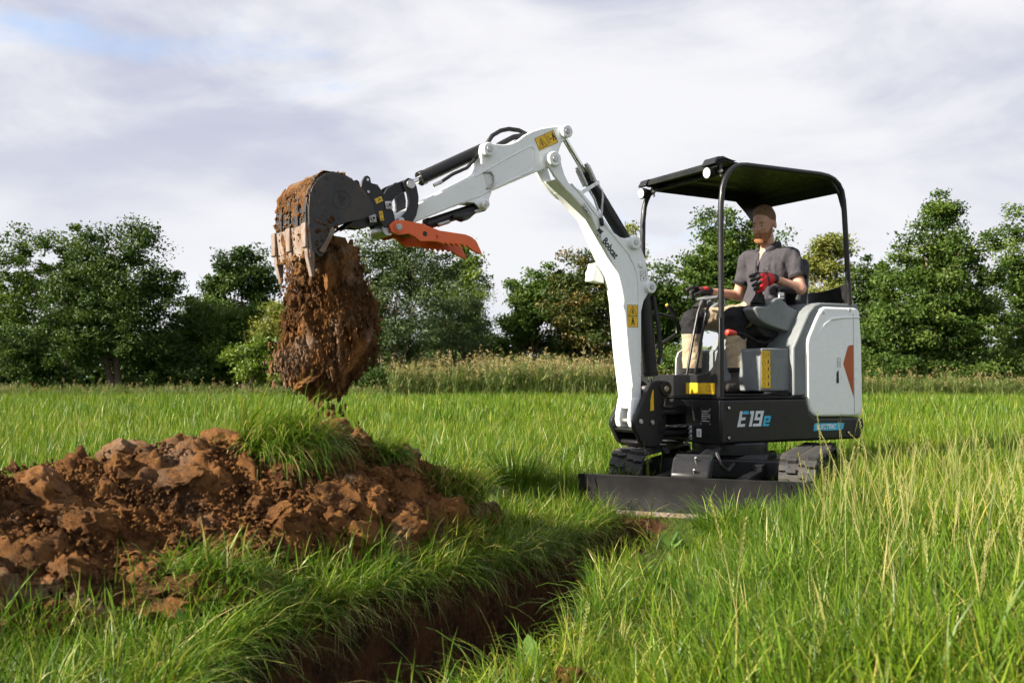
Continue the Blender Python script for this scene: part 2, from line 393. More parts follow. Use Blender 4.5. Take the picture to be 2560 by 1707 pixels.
def build_mound():
    root = empty('soil_mound', (-1.4, 4.3, 0))
    tag(root, 'long heap of reddish brown dug soil beside the trench', 'soil heap')
    xs = np.arange(-3.6, 0.35, 0.013); ys = np.arange(2.5, 6.3, 0.013)
    X, Y = np.meshgrid(xs, ys); m = mound_h(X, Y)
    p = np.stack([X, Y, m], -1)
    f1, f2, cv = worley(p * 4.6 + 0.25 * fbm(p * 5, 2)[..., None]); g1, g2, gv = worley(p * 11 + 0.3 * fbm(p * 9, 2)[..., None], 3)
    k1, k2, kv = worley(p * 22 + 0.3 * fbm(p * 15, 2)[..., None], 5)
    lump = 0.11 * (cv - 0.42) * smooth(0.02, 0.14, f2 - f1) + 0.04 * (0.5 - f1) + 0.032 * (kv - 0.4) * smooth(0.0, 0.2, k2 - k1) + 0.062 * (gv - 0.4) * smooth(0.02, 0.2, g2 - g1) + 0.06 * fbm(p * 2.6, 4) + 0.034 * fbm(p * 18, 4) + 0.016 * fbm(p * 45, 3)
    amt = smooth(0.0, 0.16, m)
    Z = ground_h(X, Y, False) + m + lump * amt - 0.10 * (1 - smooth(0.0, 0.06, m)) + 0.03 * amt
    # sideways shove makes small overhangs
    sx = 0.055 * fbm(p * 7 + 40, 3) * amt; sy = 0.055 * fbm(p * 7 + 80, 3) * amt
    nx, ny = len(xs), len(ys); idx = np.arange(nx * ny).reshape(ny, nx)
    q = np.stack([idx[:-1, :-1], idx[:-1, 1:], idx[1:, 1:], idx[1:, :-1]], -1)
    keep = (m[:-1, :-1] > 0.004) | (m[1:, 1:] > 0.004) | (m[:-1, 1:] > 0.004)
    me = np_mesh('heap_body', np.stack([X + sx + 1.4, Y + sy - 4.3, Z], -1).reshape(-1, 3), [q[keep]])
    link('heap_body', me, M_SOIL, root)
    def surf(x, y): return float(ground_h(np.array(x), np.array(y), False) + mound_h(np.array(x), np.array(y)))
    r_ = random.Random(5); n = 0
    big = [(-2.28, 3.98, .17), (-1.98, 4.25, .15), (-1.62, 4.22, .17), (-1.52, 4.42, .13), (-1.30, 4.52, .13), (-1.10, 4.75, .13), (-0.86, 5.05, .12), (-0.80, 5.1, .09), (-0.47, 5.32, .10),
           (-0.36, 5.38, .10), (-0.30, 5.28, .08), (-2.05, 3.55, .20), (-1.75, 3.75, .16), (-1.35, 4.05, .15), (-0.62, 4.70, .13), (-0.48, 4.80, .11), (-0.30, 4.78, .12), (-0.60, 4.36, .12), (-0.72, 4.25, .08),
           (-1.72, 3.15, .15), (-1.45, 3.30, .12), (-1.22, 3.36, .13), (-1.0, 3.50, .10), (-1.95, 3.2, .19), (-1.0, 4.3, .12), (-0.9, 4.55, .12), (-1.5, 3.6, .15)]
    spots = list(big)
    while len(spots) < 130:
        x, y = r_.uniform(-1.1, 0.05), r_.uniform(4.1, 5.6); h = float(mound_h(np.array(x), np.array(y)))
        if h > 0.02: spots.append((x, y, r_.choice((.05, .06, .07, .08, .10, .12, .14))))
    while len(spots) < 298:
        x, y = r_.uniform(-3.0, 0.1), r_.uniform(2.7, 5.8); h = float(mound_h(np.array(x), np.array(y)))
        if h < 0.015 or (h < 0.08 and r_.random() < 0.6): continue
        spots.append((x, y, r_.choice((.03, .035, .04, .05, .06, .07, .085, .11))))
    for x, y, s in spots:
        s *= 0.68
        o = link('soil_clod', CLODS[n % 9], None, root); n += 1
        o.location = (x + 1.4, y - 4.3, surf(x, y) + s * 0.30 + 0.02)
        o.rotation_euler = (r_.uniform(-.6, .6), r_.uniform(-.6, .6), r_.uniform(0, 6.3))
        o.scale = (s * r_.uniform(.8, 1.25), s * r_.uniform(.75, 1.1), s * r_.uniform(.65, 1.05))
    # crumbs
    V = []; F = []; t = (1 + 5 ** .5) / 2
    ico = np.array([(-1, t, 0), (1, t, 0), (-1, -t, 0), (1, -t, 0), (0, -1, t), (0, 1, t), (0, -1, -t), (0, 1, -t), (t, 0, -1), (t, 0, 1), (-t, 0, -1), (-t, 0, 1)]) / 1.9
    icf = np.array([(0, 11, 5), (0, 5, 1), (0, 1, 7), (0, 7, 10), (0, 10, 11), (1, 5, 9), (5, 11, 4), (11, 10, 2), (10, 7, 6), (7, 1, 8), (3, 9, 4), (3, 4, 2), (3, 2, 6), (3, 6, 8), (3, 8, 9), (4, 9, 5), (2, 4, 11), (6, 2, 10), (8, 6, 7), (9, 8, 1)])
    build_mound.ico = (ico, icf)
    octa = np.array([(1, 0, 0), (-1, 0, 0), (0, 1, 0), (0, -1, 0), (0, 0, 1), (0, 0, -1)], float); ocf = np.array([(0, 2, 4), (2, 1, 4), (1, 3, 4), (3, 0, 4), (2, 0, 5), (1, 2, 5), (3, 1, 5), (0, 3, 5)])
    N = 80000; x = rng.uniform(-3.2, 0.35, N); y = rng.uniform(2.6, 6.0, N); h = mound_h(x, y) + .03 * perlin(np.stack([x * 4, y * 4, 0 * x], -1)); k = (h > 0.0) & (mound_h(x, y) > .004) & (trench_sd(x, y) < -.02); x, y = x[k], y[k]; h = mound_h(x, y)
    s = rng.uniform(0.003, 0.011, len(x)) * rng.uniform(.5, 1.5, len(x)); s[::23] *= 2.2
    z = ground_h(x, y, False) + h + 0.03 * smooth(0, .16, h) + rng.uniform(-.02, .055, len(x)) * smooth(0, .2, h)
    P = octa[None] * (s[:, None, None] * rng.uniform(.5, 1.4, (len(x), 6, 1))) + rng.normal(0, .25, (len(x), 6, 3)) * s[:, None, None] + np.stack([x + 1.4, y - 4.3, z], -1)[:, None]
    Fc = (ocf[None] + (np.arange(len(x)) * 6)[:, None, None]).reshape(-1, 3)
    o = link('crumb', np_mesh('crumb', P.reshape(-1, 3), [Fc], smooth=False), M_SOIL, root); o['kind'] = 'stuff'
build_mound()
ICO, ICF = build_mound.ico

def lone_clod(x, y, s, k, label):
    o = link('soil_clod', CLODS[k], None); r_ = random.Random(k + 50)
    o.location = (x, y, float(ground_h(np.array(x), np.array(y))) + s * 0.45); o.scale = (s, s * .85, s * .8); o.rotation_euler = (r_.uniform(-.4, .4), r_.uniform(-.4, .4), r_.uniform(0, 6))
    tag(o, label, 'soil clod', 'loose clods lying in the grass')

# ================================================================ GRASS
def blades(base, az, length, th0, curv, width, segs=4, twist=None, r_=rng):
    """ribbon blades; returns verts, tris/quads and blade index per vertex. th0 lean from vertical, curv extra lean at the tip"""
    n = len(base); S = np.linspace(0, 1, segs + 1); P = np.zeros((n, segs + 1, 3)); P[:, 0] = base
    d = np.stack([np.cos(az), np.sin(az)], -1)
    for k in range(segs):
        s = (S[k] + S[k + 1]) / 2; th = th0 + curv * s ** 1.4; st = length / segs
        P[:, k + 1, :2] = P[:, k, :2] + d * (np.sin(th) * st)[:, None]; P[:, k + 1, 2] = P[:, k, 2] + np.cos(th) * st
    tw = r_.uniform(-0.9, 0.9, n) if twist is None else twist
    pa = az + np.pi / 2 + tw; side = np.stack([np.cos(pa), np.sin(pa), 0 * pa], -1)
    wv = width[:, None] * (1 - 0.75 * S[None] ** 1.6) * 0.5
    Lf = P[:, :segs] - side[:, None] * wv[:, :segs, None]; Rt = P[:, :segs] + side[:, None] * wv[:, :segs, None]
    V = np.concatenate([np.stack([Lf, Rt], 2).reshape(n, 2 * segs, 3), P[:, segs:]], 1)
    b = (np.arange(n) * (2 * segs + 1))[:, None]
    q = np.concatenate([np.stack([b[:, 0] + 2 * k, b[:, 0] + 2 * k + 1, b[:, 0] + 2 * k + 3, b[:, 0] + 2 * k + 2], -1) for k in range(segs - 1)])
    t = np.stack([b[:, 0] + 2 * segs - 2, b[:, 0] + 2 * segs - 1, b[:, 0] + 2 * segs], -1)
    return V.reshape(-1, 3), q, t, np.repeat(np.arange(n), 2 * segs + 1)

G_STOPS = [(0.0, (0.030, 0.074, 0.006)), (0.30, (0.060, 0.132, 0.009)), (0.62, (0.110, 0.196, 0.014)), (0.84, (0.180, 0.258, 0.028)), (0.93, (0.29, 0.30, 0.085)), (1.0, (0.40, 0.34, 0.155))]
M_GRASS = leaf_mat('grass_blade', G_STOPS, 0.34, 0.38, patch=(0.55, 0.40, 0.62, (1.25, 1.10, 0.75)), spec=0.22)
M_STRAW = leaf_mat('straw', [(0, (0.30, 0.27, 0.09)), (0.5, (0.34, 0.33, 0.12)), (1, (0.20, 0.27, 0.06))], 0.3, 0.6)
M_BROAD = leaf_mat('broad_leaf', [(0, (0.05, 0.12, 0.02)), (1, (0.14, 0.24, 0.05))], 0.35, 0.4)

SRC = {}
def source(kind, me, mat):
    """unlinked source objects that the scatterings draw from"""
    c = SRC.get(kind)
    if c is None: c = SRC[kind] = bpy.data.collections.new('source_' + kind)
    me.materials.append(mat); o = bpy.data.objects.new('%s_%02d' % (kind, len(c.objects)), me); c.objects.link(o)

def clump(n, rad, h0, h1, w, lean, cv, seed, dry=0.05, out=0.6, segs=4, wind=0.25):
    r_ = np.random.RandomState(seed); a = r_.uniform(0, 6.283, n); r0 = rad * np.sqrt(r_.uniform(0, 1, n))
    base = np.stack([r0 * np.cos(a), r0 * np.sin(a), np.full(n, -0.02)], -1)
    az = np.where(r_.uniform(0, 1, n) < out, a + r_.normal(0, .5, n), r_.uniform(0, 6.283, n))
    ln = r_.uniform(h0, h1, n) * (1 - 0.3 * (r_.uniform(0, 1, n) < 0.25))
    V, q, t, bi = blades(base, az, ln, np.abs(r_.normal(0, lean, n)), np.abs(r_.normal(cv, cv * 0.55, n)), w * r_.uniform(.6, 1.3, n), segs, None, r_)
    V[:, 0] += wind * 0.5 * np.clip(V[:, 2], 0, None) ** 1.5
    rd = np.clip(r_.normal(0.45, 0.28, n), 0, 0.88); dr = r_.uniform(0, 1, n) < dry; rd[dr] = r_.uniform(0.9, 1, dr.sum())
    return np_mesh('grass', V, [q, t], {'rnd': rd[bi]})
for k in range(8): source('near', clump(24, 0.06, .10, .25, .0048, .30, .85, 100 + k, 0.08), M_GRASS)
for k in range(6): source('lush', clump(210, 0.25, .14, .38, .0064, .34, .95, 200 + k, 0.07, .25), M_GRASS)
for k in range(6): source('patch', clump(250, 0.25, .09, .27, .0058, .42, 1.05, 250 + k, 0.09, .25), M_GRASS)
for k in range(6): source('matt', clump(22, 0.06, .10, .24, .0048, .75, 1.1, 300 + k, 0.15), M_GRASS)
for k in range(6): source('far', clump(330, 0.55, .16, .34, .0105, .26, .7, 400 + k, 0.07, .2, segs=3), M_GRASS)
for k in range(5): source('distant', clump(340, 0.95, .22, .44, .020, .26, .6, 450 + k, 0.07, .2, segs=3), M_GRASS)
def seed_stem(seed, H, heads=1):
    r_ = np.random.RandomState(seed); mb = MB(); 
    for j in range(heads):
        a = r_.uniform(0, 6.28); le = r_.uniform(0.02, 0.30); h = H * r_.uniform(.75, 1.1); pts = []
        for i in range(8):
            s = i / 7; d = le * h * (s ** 1.8) * 1.3; pts.append((math.cos(a) * d + 0.03 * j, math.sin(a) * d, h * s * (1 - 0.12 * le * s) - .02))
        mb.mi = 0; mb.tube(pts, [0.0016] * 5 + [0.0012, 0.0010, 0.0006], 4, False)
        # spikelets alternate up the top third
        P = [Vector(p) for p in pts]
        for i in range(22):
            s = 0.70 + 0.29 * i / 21; f = s * 7; i0 = min(int(f), 6); p = P[i0].lerp(P[i0 + 1], f - i0); tdir = (P[i0 + 1] - P[i0]).normalized()
            sa = a + math.pi / 2 * (1 if i % 2 else -1) + r_.uniform(-.7, .7); sd = Vector((math.cos(sa), math.sin(sa), 0)) * 0.5 + tdir
            e = p + sd.normalized() * r_.uniform(.012, .02); sdn = sd.cross(Vector((.3, .5, .2))).normalized() * 0.0022; md = p.lerp(e, .45)
            mb.add([p, md + sdn, e, md - sdn], [(0, 1, 2, 3)])
    n = len(mb.v); me = mb.mesh('stem'); at = me.attributes.new('rnd', 'FLOAT', 'POINT'); at.data.foreach_set('value', np.full(n, r_.uniform(0, 1), np.float32))
    return me
for k in range(7): source('stem', seed_stem(500 + k, 0.62, 1 + k % 2), M_STRAW)
def weed(seed):
    r_ = np.random.RandomState(seed); V = []; F = []; 
    for j in range(r_.randint(4, 8)):
        a = r_.uniform(0, 6.28); L = r_.uniform(.03, .06); up = r_.uniform(.5, 1.1); d = np.array([math.cos(a), math.sin(a)]); b = len(V)
        for s, w in ((0, .004), (.35, .006), (.55, .032), (.8, .03), (1.0, .002)):
            x = d * L * s * math.cos(up * (1 - .5 * s)) * 1.4; z = L * s * math.sin(up) * 1.6 - .01; pr = np.array([-d[1], d[0]]) * w * L / .11
            V += [(*(x - pr), z), (*(x + pr), z + .003)]
        F += [(b + 2 * i, b + 2 * i + 1, b + 2 * i + 3, b + 2 * i + 2) for i in range(4)]
    return np_mesh('weed', V, [np.array(F)], {'rnd': np.full(len(V), r_.uniform(0, 1))})
for k in range(5): source('weed', weed(600 + k), M_BROAD)

def scatter(name, kind, pos, rot, scl, label, cat):
    """one object whose points carry copies of the source clumps"""
    n = len(pos); idx = np.random.RandomState(len(pos)).randint(0, len(SRC[kind].objects), n)
    me = np_mesh(name, pos, [], {'rot': rot, 'scl': scl})
    a = me.attributes.new('pick', 'INT', 'POINT'); a.data.foreach_set('value', idx.astype(np.int32))
    o = link(name, me); ng = bpy.data.node_groups.new(name, 'GeometryNodeTree')
    ng.interface.new_socket('Geometry', in_out='INPUT', socket_type='NodeSocketGeometry'); ng.interface.new_socket('Geometry', in_out='OUTPUT', socket_type='NodeSocketGeometry')
    N = ng.nodes.new; gi = N('NodeGroupInput'); go = N('NodeGroupOutput'); ip = N('GeometryNodeInstanceOnPoints'); ci = N('GeometryNodeCollectionInfo')
    ci.inputs['Collection'].default_value = SRC[kind]; ci.inputs['Separate Children'].default_value = True; ci.inputs['Reset Children'].default_value = True
    def attr(nm, ty):
        x = N('GeometryNodeInputNamedAttribute'); x.data_type = ty; x.inputs['Name'].default_value = nm; return x.outputs[0]
    lk = ng.links.new; lk(gi.outputs[0], ip.inputs['Points']); lk(ci.outputs[0], ip.inputs['Instance']); ip.inputs['Pick Instance'].default_value = True
    lk(attr('pick', 'INT'), ip.inputs['Instance Index']); lk(attr('rot', 'FLOAT_VECTOR'), ip.inputs['Rotation']); lk(attr('scl', 'FLOAT_VECTOR'), ip.inputs['Scale'])
    lk(ip.outputs[0], go.inputs[0]); md = o.modifiers.new('scatter', 'NODES'); md.node_group = ng
    return tag(o, label, cat, kind='stuff')

UC = np.array([1.58, 7.25]); UF = np.array([-0.392, -0.920]); UL = np.array([0.920, -0.392])      # undercarriage centre, forward, lateral
def near_machine(x, y):
    dx, dy = x - UC[0], y - UC[1]; f = dx * UF[0] + dy * UF[1]; l = np.abs(dx * UL[0] + dy * UL[1])
    tr = (np.abs(f) < 0.80) & (l > 0.43) & (l < 0.70)
    bl = (f > 1.24) & (f < 1.36) & (l < 0.74)
    return tr | bl, (f > -0.9) & (f < 1.4) & (l < 0.72)
def wedge(n, d0, d1, half=0.56, extra=0.5, r_=rng):
    D = np.sqrt(r_.uniform(d0 ** 2, d1 ** 2, n)); x = r_.uniform(-1, 1, n) * (half * D + extra); return x, D
def allowed(x, y, edge=-0.01, mh=0.05):
    hit, _ = near_machine(x, y); return (trench_sd(x, y) < edge) & (mound_h(x, y) < mh) & ~hit
def place(x, y, smin, smax, tilt=0.15, tall=None, r_=rng):
    n = len(x); z = ground_h(x, y) + np.where(mound_h(x, y) > 0, mound_h(x, y), 0) * 0.9
    rot = np.stack([r_.normal(0, tilt, n), r_.normal(0, tilt, n), r_.uniform(0, 6.283, n)], -1); s = r_.uniform(smin, smax, n)
    if tall is not None: s = s * tall
    return np.stack([x, y, z], -1), rot, np.stack([s, s, s * r_.uniform(.85, 1.2, n)], -1)
def height_map(x, y):
    """meadow height: matted near the dig, taller to the right"""
    left = smooth(1.5, 0.1, x - (y - 3) * 0.42)
    h = 1.0 - 0.50 * left * smooth(7.5, 5.0, y)
    h = h * (0.72 + 0.75 * (0.5 + fbm(np.stack([x * 1.3, y * 1.3, 0 * x], -1), 3)))
    lip = 0.32 + 0.36 * smooth(3.9, 3.0, y); h = h * (lip + (1 - lip) * smooth(-0.02, -0.85, trench_sd(x, y)))
    h = h * (1 + (0.45 * smooth(.7, 1.1, x) - 0.22) * smooth(0.0, 0.3, x) * smooth(1.75, 1.45, x) * smooth(4.5, 4.9, y) * smooth(6.0, 5.7, y))
    _, und = near_machine(x, y); return h * np.where(und, 0.62, 1.0)
def build_grass():
    far_from = lambda x, y, m: (trench_sd(x, y) < -m) & (mound_h(x, y) < .01) & ~(near_machine(x, y)[1])
    # borders: single clumps
    x, y = wedge(24000, 1.25, 7.6); k = allowed(x, y) & (rng.uniform(0, 1, len(x)) < np.where(far_from(x, y, .8), .18, 1.0)); x, y = x[k], y[k]
    scatter('meadow_grass', 'near', *place(x, y, .75, 1.25, .18, height_map(x, y)), 'short green grass bordering the trench and the tracks', 'grass')
    x, y = wedge(2300, 1.25, 7.6); k = far_from(x, y, .30) & (rng.uniform(0, 1, len(x)) < smooth(.2, .75, -trench_sd(x, y) + .3 * (x < (y - 3) * .4 - .5))); x, y = x[k], y[k]
    scatter('bank_grass', 'patch', *place(x, y, .8, 1.2, .12, .35 + .65 * height_map(x, y)), 'tousled green meadow grass on both banks of the trench', 'grass')
    x, y = wedge(1500, 1.25, 7.5); k = far_from(x, y, .75) & (x - (y - 3) * .45 > 0.55); x, y = x[k], y[k]
    scatter('tall_grass', 'lush', *place(x, y, .75, 1.1, .12, .4 + .6 * height_map(x, y)), 'taller lush grass right of the trench and the machine', 'grass')
    x, y = wedge(9000, 1.3, 6.5); k = allowed(x, y, 0.01, 0.10) & (x - (y - 3) * .45 < 0.2) & (x < .6); x, y = x[k], y[k]
    scatter('matted_grass', 'matt', *place(x, y, .7, 1.2, .35), 'flattened matted grass on the left bank beside the soil heap', 'grass')
    x, y = wedge(1700, 7.0, 15.0); k = far_from(x, y, .3) & (np.hypot(x - 1.6, y - 7.3) > 1.1); x, y = x[k], y[k]
    scatter('field_grass', 'far', *place(x, y, .8, 1.15, .08), 'bright green grass of the open field behind the machine', 'grass')
    x, y = wedge(2600, 14.0, 34.5)
    scatter('distant_grass', 'distant', *place(x, y, .7, 1.1, .06), 'pale sunlit grass towards the trees at the field edge', 'grass')
    # seed stems
    x, y = wedge(1300, 2.6, 8.5); k = allowed(x, y) & (rng.uniform(0, 1, len(x)) < smooth(0.2, 1.6, x - (y - 3) * .38) * 0.9 + 0.03) & ~((y < 3.2) & (rng.uniform(0, 1, len(x)) < .6)); x, y = x[k], y[k]
    X2, Y2 = wedge(500, 8, 26); X3 = rng.uniform(.9, 2.9, 150); Y3 = rng.uniform(2.9, 5.6, 150); k = X3 > .31 * Y3; X3, Y3 = X3[k], Y3[k]; x = np.concatenate([x, X2, X3]); y = np.concatenate([y, Y2, Y3])
    scatter('seed_stem_grass', 'stem', *place(x, y, .5, 1.05, .12), 'dry straw coloured seed stems rising above the meadow', 'grass')
    x, y = wedge(420, 1.5, 6.5); k = allowed(x, y); x, y = x[k], y[k]
    scatter('broad_leaf_weeds', 'weed', *place(x, y, .8, 1.5, .2), 'small broad leaved weeds among the grass', 'weeds')
    # grass hanging over the trench lips
    n = len(TRENCH); P = []; A = []
    for i in range(n - 1):
        a, b = TRENCH[i], TRENCH[i + 1]; L = np.hypot(*(b - a)); m = int(L * 95)
        if i in (6, 7, 8): m = int(L * 25)
        for j in range(m):
            t = rng.uniform(); nrm = np.array([b[1] - a[1], -(b[0] - a[0])]) / L
            if i > 7 and rng.uniform() < (.90 if (a[1] + b[1]) > 6.6 else .62): continue
            P.append(a + (b - a) * t - nrm * rng.uniform(-.01, .10)); A.append(math.atan2(nrm[1], nrm[0]) + rng.normal(0, .35))
    P = np.array(P); A = np.array(A); z = ground_h(P[:, 0], P[:, 1], False)
    base = np.column_stack([P, z]); base = np.repeat(base, 11, 0) + rng.normal(0, .028, (len(P) * 11, 3)) * (1, 1, .25); az = np.repeat(A, 11) + rng.normal(0, .85, len(P) * 11); m = len(base)
    V, q, t, bi = blades(base, az, rng.uniform(.07, .33, m) * np.repeat(rng.uniform(.6, 1.15, len(P)), 11), rng.uniform(.3, 1.4, m), rng.uniform(.6, 2.0, m), rng.uniform(.003, .0062, m), 5)
    rd = np.clip(rng.normal(.42, .25, m), 0, .88); dr = rng.uniform(0, 1, m) < .13; rd[dr] = rng.uniform(.9, 1, dr.sum())
    o = link('overhanging_grass', np_mesh('overhanging_grass', V, [q, t], {'rnd': rd[bi]}), M_GRASS); tag(o, 'long grass drooping over both lips of the trench', 'grass', kind='stuff')
    # pale roots hanging from the cut edge
    i0 = [i for i in range(len(A)) if True]; m = 900; j = rng.randint(0, len(A), m); base = np.column_stack([P[j], z[j] - rng.uniform(0, .10, m)]); base[:, 0] += np.cos(A[j]) * .07; base[:, 1] += np.sin(A[j]) * .07
    V, q, t, bi = blades(base, A[j] + rng.normal(0, .8, m), rng.uniform(.04, .20, m), rng.uniform(1.3, 2.3, m), rng.uniform(.3, 1.2, m), rng.uniform(.0012, .003, m), 4)
    o = link('hanging_roots', np_mesh('hanging_roots', V, [q, t], {'rnd': rng.uniform(0, .8, m)[bi]}), M_STRAW); tag(o, 'pale roots and straws hanging from the cut turf edge', 'roots', kind='stuff')
build_grass()

def tuft(name, x, y, z, n, rad, lmin, lmax, az0, spread, th, cv, label, soil=None, dry=.12, wid=.0055, cat='grass tuft'):
    """a countable tuft or turf sod: grass (and a soil lump) of its own"""
    root = empty(name, (x, y, z)); tag(root, label, cat)
    r_ = np.random.RandomState(int(abs(x * 1000 + y * 77)) % 9999); a = r_.uniform(0, 6.283, n); r0 = rad * np.sqrt(r_.uniform(0, 1, n))
    zz = 0 * r0
    if soil: zz = soil[2] * np.sqrt(np.clip(1 - (r0 * np.cos(a) / soil[0]) ** 2 - (r0 * np.sin(a) / soil[1]) ** 2, 0, 1)) * 0.92
    base = np.stack([r0 * np.cos(a), r0 * np.sin(a), zz], -1)
    az = np.where(r_.uniform(0, 1, n) < spread, r_.uniform(0, 6.283, n), az0 + r_.normal(0, .55, n)) if az0 is not None else a + r_.normal(0, .6, n)
    V, q, t, bi = blades(base, az, r_.uniform(lmin, lmax, n), np.abs(r_.normal(th, th * .5, n)), np.abs(r_.normal(cv, cv * .4, n)), wid * r_.uniform(.6, 1.3, n), 6, None, r_)
    rd = np.clip(r_.normal(.42, .24, n), 0, .88); dr = r_.uniform(0, 1, n) < dry; rd[dr] = r_.uniform(.9, 1, dr.sum())
    link('grass_blades', np_mesh('grass_blades', V, [q, t], {'rnd': rd[bi]}), M_GRASS, root)['kind'] = 'stuff'
    if soil:
        o = link('root_soil', CLODS[int(n) % 9].copy(), None, root); o.scale = soil; o.location = (0, 0, -soil[2] * .1); o.rotation_euler = (0, 0, 1.0)
        # pale roots hanging from the lump
        m = 130; a = r_.uniform(0, 6.283, m); base = np.stack([soil[0] * .8 * np.cos(a), soil[1] * .8 * np.sin(a), r_.uniform(-.3, .5, m) * soil[2]], -1)
        V, q, t, bi = blades(base, a, r_.uniform(.05, .16, m), r_.uniform(1.2, 2.2, m), r_.uniform(.4, 1.2, m), r_.uniform(.0015, .003, m), 4, None, r_)
        link('root_fringe', np_mesh('root_fringe', V, [q, t], {'rnd': r_.uniform(.2, .8, m)[bi]}), M_STRAW, root)['kind'] = 'stuff'
    return root
tuft('turf_sod', -1.08, 4.60, 0.40, 2300, .22, .12, .36, -0.5, .28, 1.0, 1.6, 'large turf sod with long drooping grass on top of the soil heap', (.25, .21, .18), .18, cat='turf sod')
tuft('turf_sod', -0.66, 4.95, 0.36, 700, .10, .12, .28, -0.6, .3, .6, 1.5, 'small grassy turf clump behind the large sod on the heap', (.12, .10, .08), .22, cat='turf sod')
tuft('turf_sod', -1.05, 3.44, 0.10, 900, .20, .07, .19, -0.3, .5, 1.0, 1.0, 'flat turf sod lying on the front slope of the soil heap', (.24, .16, .10), .18, cat='turf sod')
tuft('turf_sod', -0.32, 5.12, 0.20, 900, .18, .12, .30, -0.7, .5, .6, 1.1, 'turf clump with pale straws at the far end of the heap', (.18, .12, .08), .30, cat='turf sod')
tuft('turf_sod', -0.30, 4.72, 0.02, 500, .14, .10, .22, -0.5, .5, .7, 1.0, 'low sod with dry straw between the heap and the trench', (.13, .10, .06), .35, cat='turf sod')
tuft('grass_tussock', 0.02, 6.55, 0.02, 650, .09, .25, .50, None, 0, .25, .9, 'dark green grass tussock standing alone between heap and blade', None, .05, .006)
tuft('dry_tuft', -1.78, 3.28, 0.20, 260, .07, .06, .14, None, 0, .6, 1.3, 'small withered grass tuft on the dark side of the heap', None, .6, .003)
tuft('grass_tussock', 1.22, 5.52, 0.0, 420, .22, .10, .30, None, 0, .6, 1.2, 'fresh grass tussock right in front of the dozer blade', None, .05, .006)
lone_clod(0.17, 3.03, .058, 2, 'small brown soil clod in the grass right of the trench')
lone_clod(-0.93, 3.42, .085, 4, 'reddish soil lump at the left lip of the trench')
lone_clod(-0.35, 4.86, .10, 7, 'brown clod between the heap foot and the trench')
lone_clod(0.20, 3.75, .04, 5, 'tiny crumbled clod on the right lip of the trench')

M_CLOVER = pm('clover_pink', (0.52, 0.20, 0.26), .8, col2=(0.45, 0.16, 0.10), vs_=30, bump=.6, bs=200)
M_CLOVER_B = pm('clover_brown', (0.30, 0.09, 0.03), .9, col2=(0.20, 0.07, 0.03), vs_=30, bump=.6, bs=200)
M_STALK = pm('stalk', (0.12, 0.20, 0.04), .6)
def clover(x, y, h, mat, label):
    z = float(ground_h(np.array(x), np.array(y))); root = empty('clover_flower', (x, y, z)); tag(root, label, 'flower', 'clover flowers in the foreground')
    MB().tube([(0, 0, -.02), (.004, .0, h * .5), (.0, .004, h)], .0012, 6).build('stalk', M_STALK, root)
    V = []; F = []; r_ = np.random.RandomState(int(h * 1e4))
    for k in range(90):
        u = r_.normal(size=3); u /= np.linalg.norm(u); u[2] = abs(u[2]) * 1.0 - .25; t = np.cross(u, r_.normal(size=3)); t /= np.linalg.norm(t); b = len(V); p = np.array([0, .004, h])
        V += [p + u * .003, p + u * .009 + t * .0018, p + u * .013, p + u * .009 - t * .0018]; F.append((b, b + 1, b + 2, b + 3))
    link('flower_head', np_mesh('flower_head', V, [np.array(F)]), mat, root)
clover(0.015, 2.42, .17, M_CLOVER, 'pink clover flower low in the foreground grass')
clover(0.065, 2.36, .20, M_CLOVER_B, 'brown withered clover head above its pink neighbour')

# ================================================================ TREES, BUSHES, REEDS at the field edge
KPX = 2287.0
def at(u, v, D): return Vector(((u - 1176) / KPX * D, D, CAM_H + (868 - v) / KPX * D))
def bark(name, c): return pm(name, c, .9, col2=tuple(x * .5 for x in c), vs_=5, bump=.8, bs=25)
M_BARK = bark('bark_dark', (0.09, 0.065, 0.045)); M_BARK_L = bark('bark_pale', (0.26, 0.19, 0.13))
LM = {
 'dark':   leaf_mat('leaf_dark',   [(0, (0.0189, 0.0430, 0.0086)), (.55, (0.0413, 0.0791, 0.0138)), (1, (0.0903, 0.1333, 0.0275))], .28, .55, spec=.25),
 'mid':    leaf_mat('leaf_mid',    [(0, (0.0301, 0.0645, 0.0103)), (.55, (0.0645, 0.1161, 0.0172)), (1, (0.1290, 0.1849, 0.0344))], .32, .55, spec=.25),
 'bright': leaf_mat('leaf_bright', [(0, (0.0602, 0.1075, 0.0138)), (.55, (0.1118, 0.1763, 0.0224)), (1, (0.2021, 0.2580, 0.0473))], .38, .45),
 'yellow': leaf_mat('leaf_yellow', [(0, (0.1118, 0.1376, 0.0258)), (.55, (0.1978, 0.2193, 0.0430)), (1, (0.3096, 0.3010, 0.0774))], .38, .5),
 'grey':   leaf_mat('leaf_greygreen', [(0, (0.0344, 0.0645, 0.0224)), (.55, (0.0731, 0.1118, 0.0387)), (1, (0.1462, 0.1892, 0.0774))], .25, .5, spec=.3),
 'brown':  leaf_mat('leaf_turning', [(0, (0.0258, 0.0473, 0.0103)), (.50, (0.0645, 0.0946, 0.0172)), (.78, (0.1204, 0.1075, 0.0258)), (1, (0.2322, 0.1376, 0.0387))], .30, .5),
}
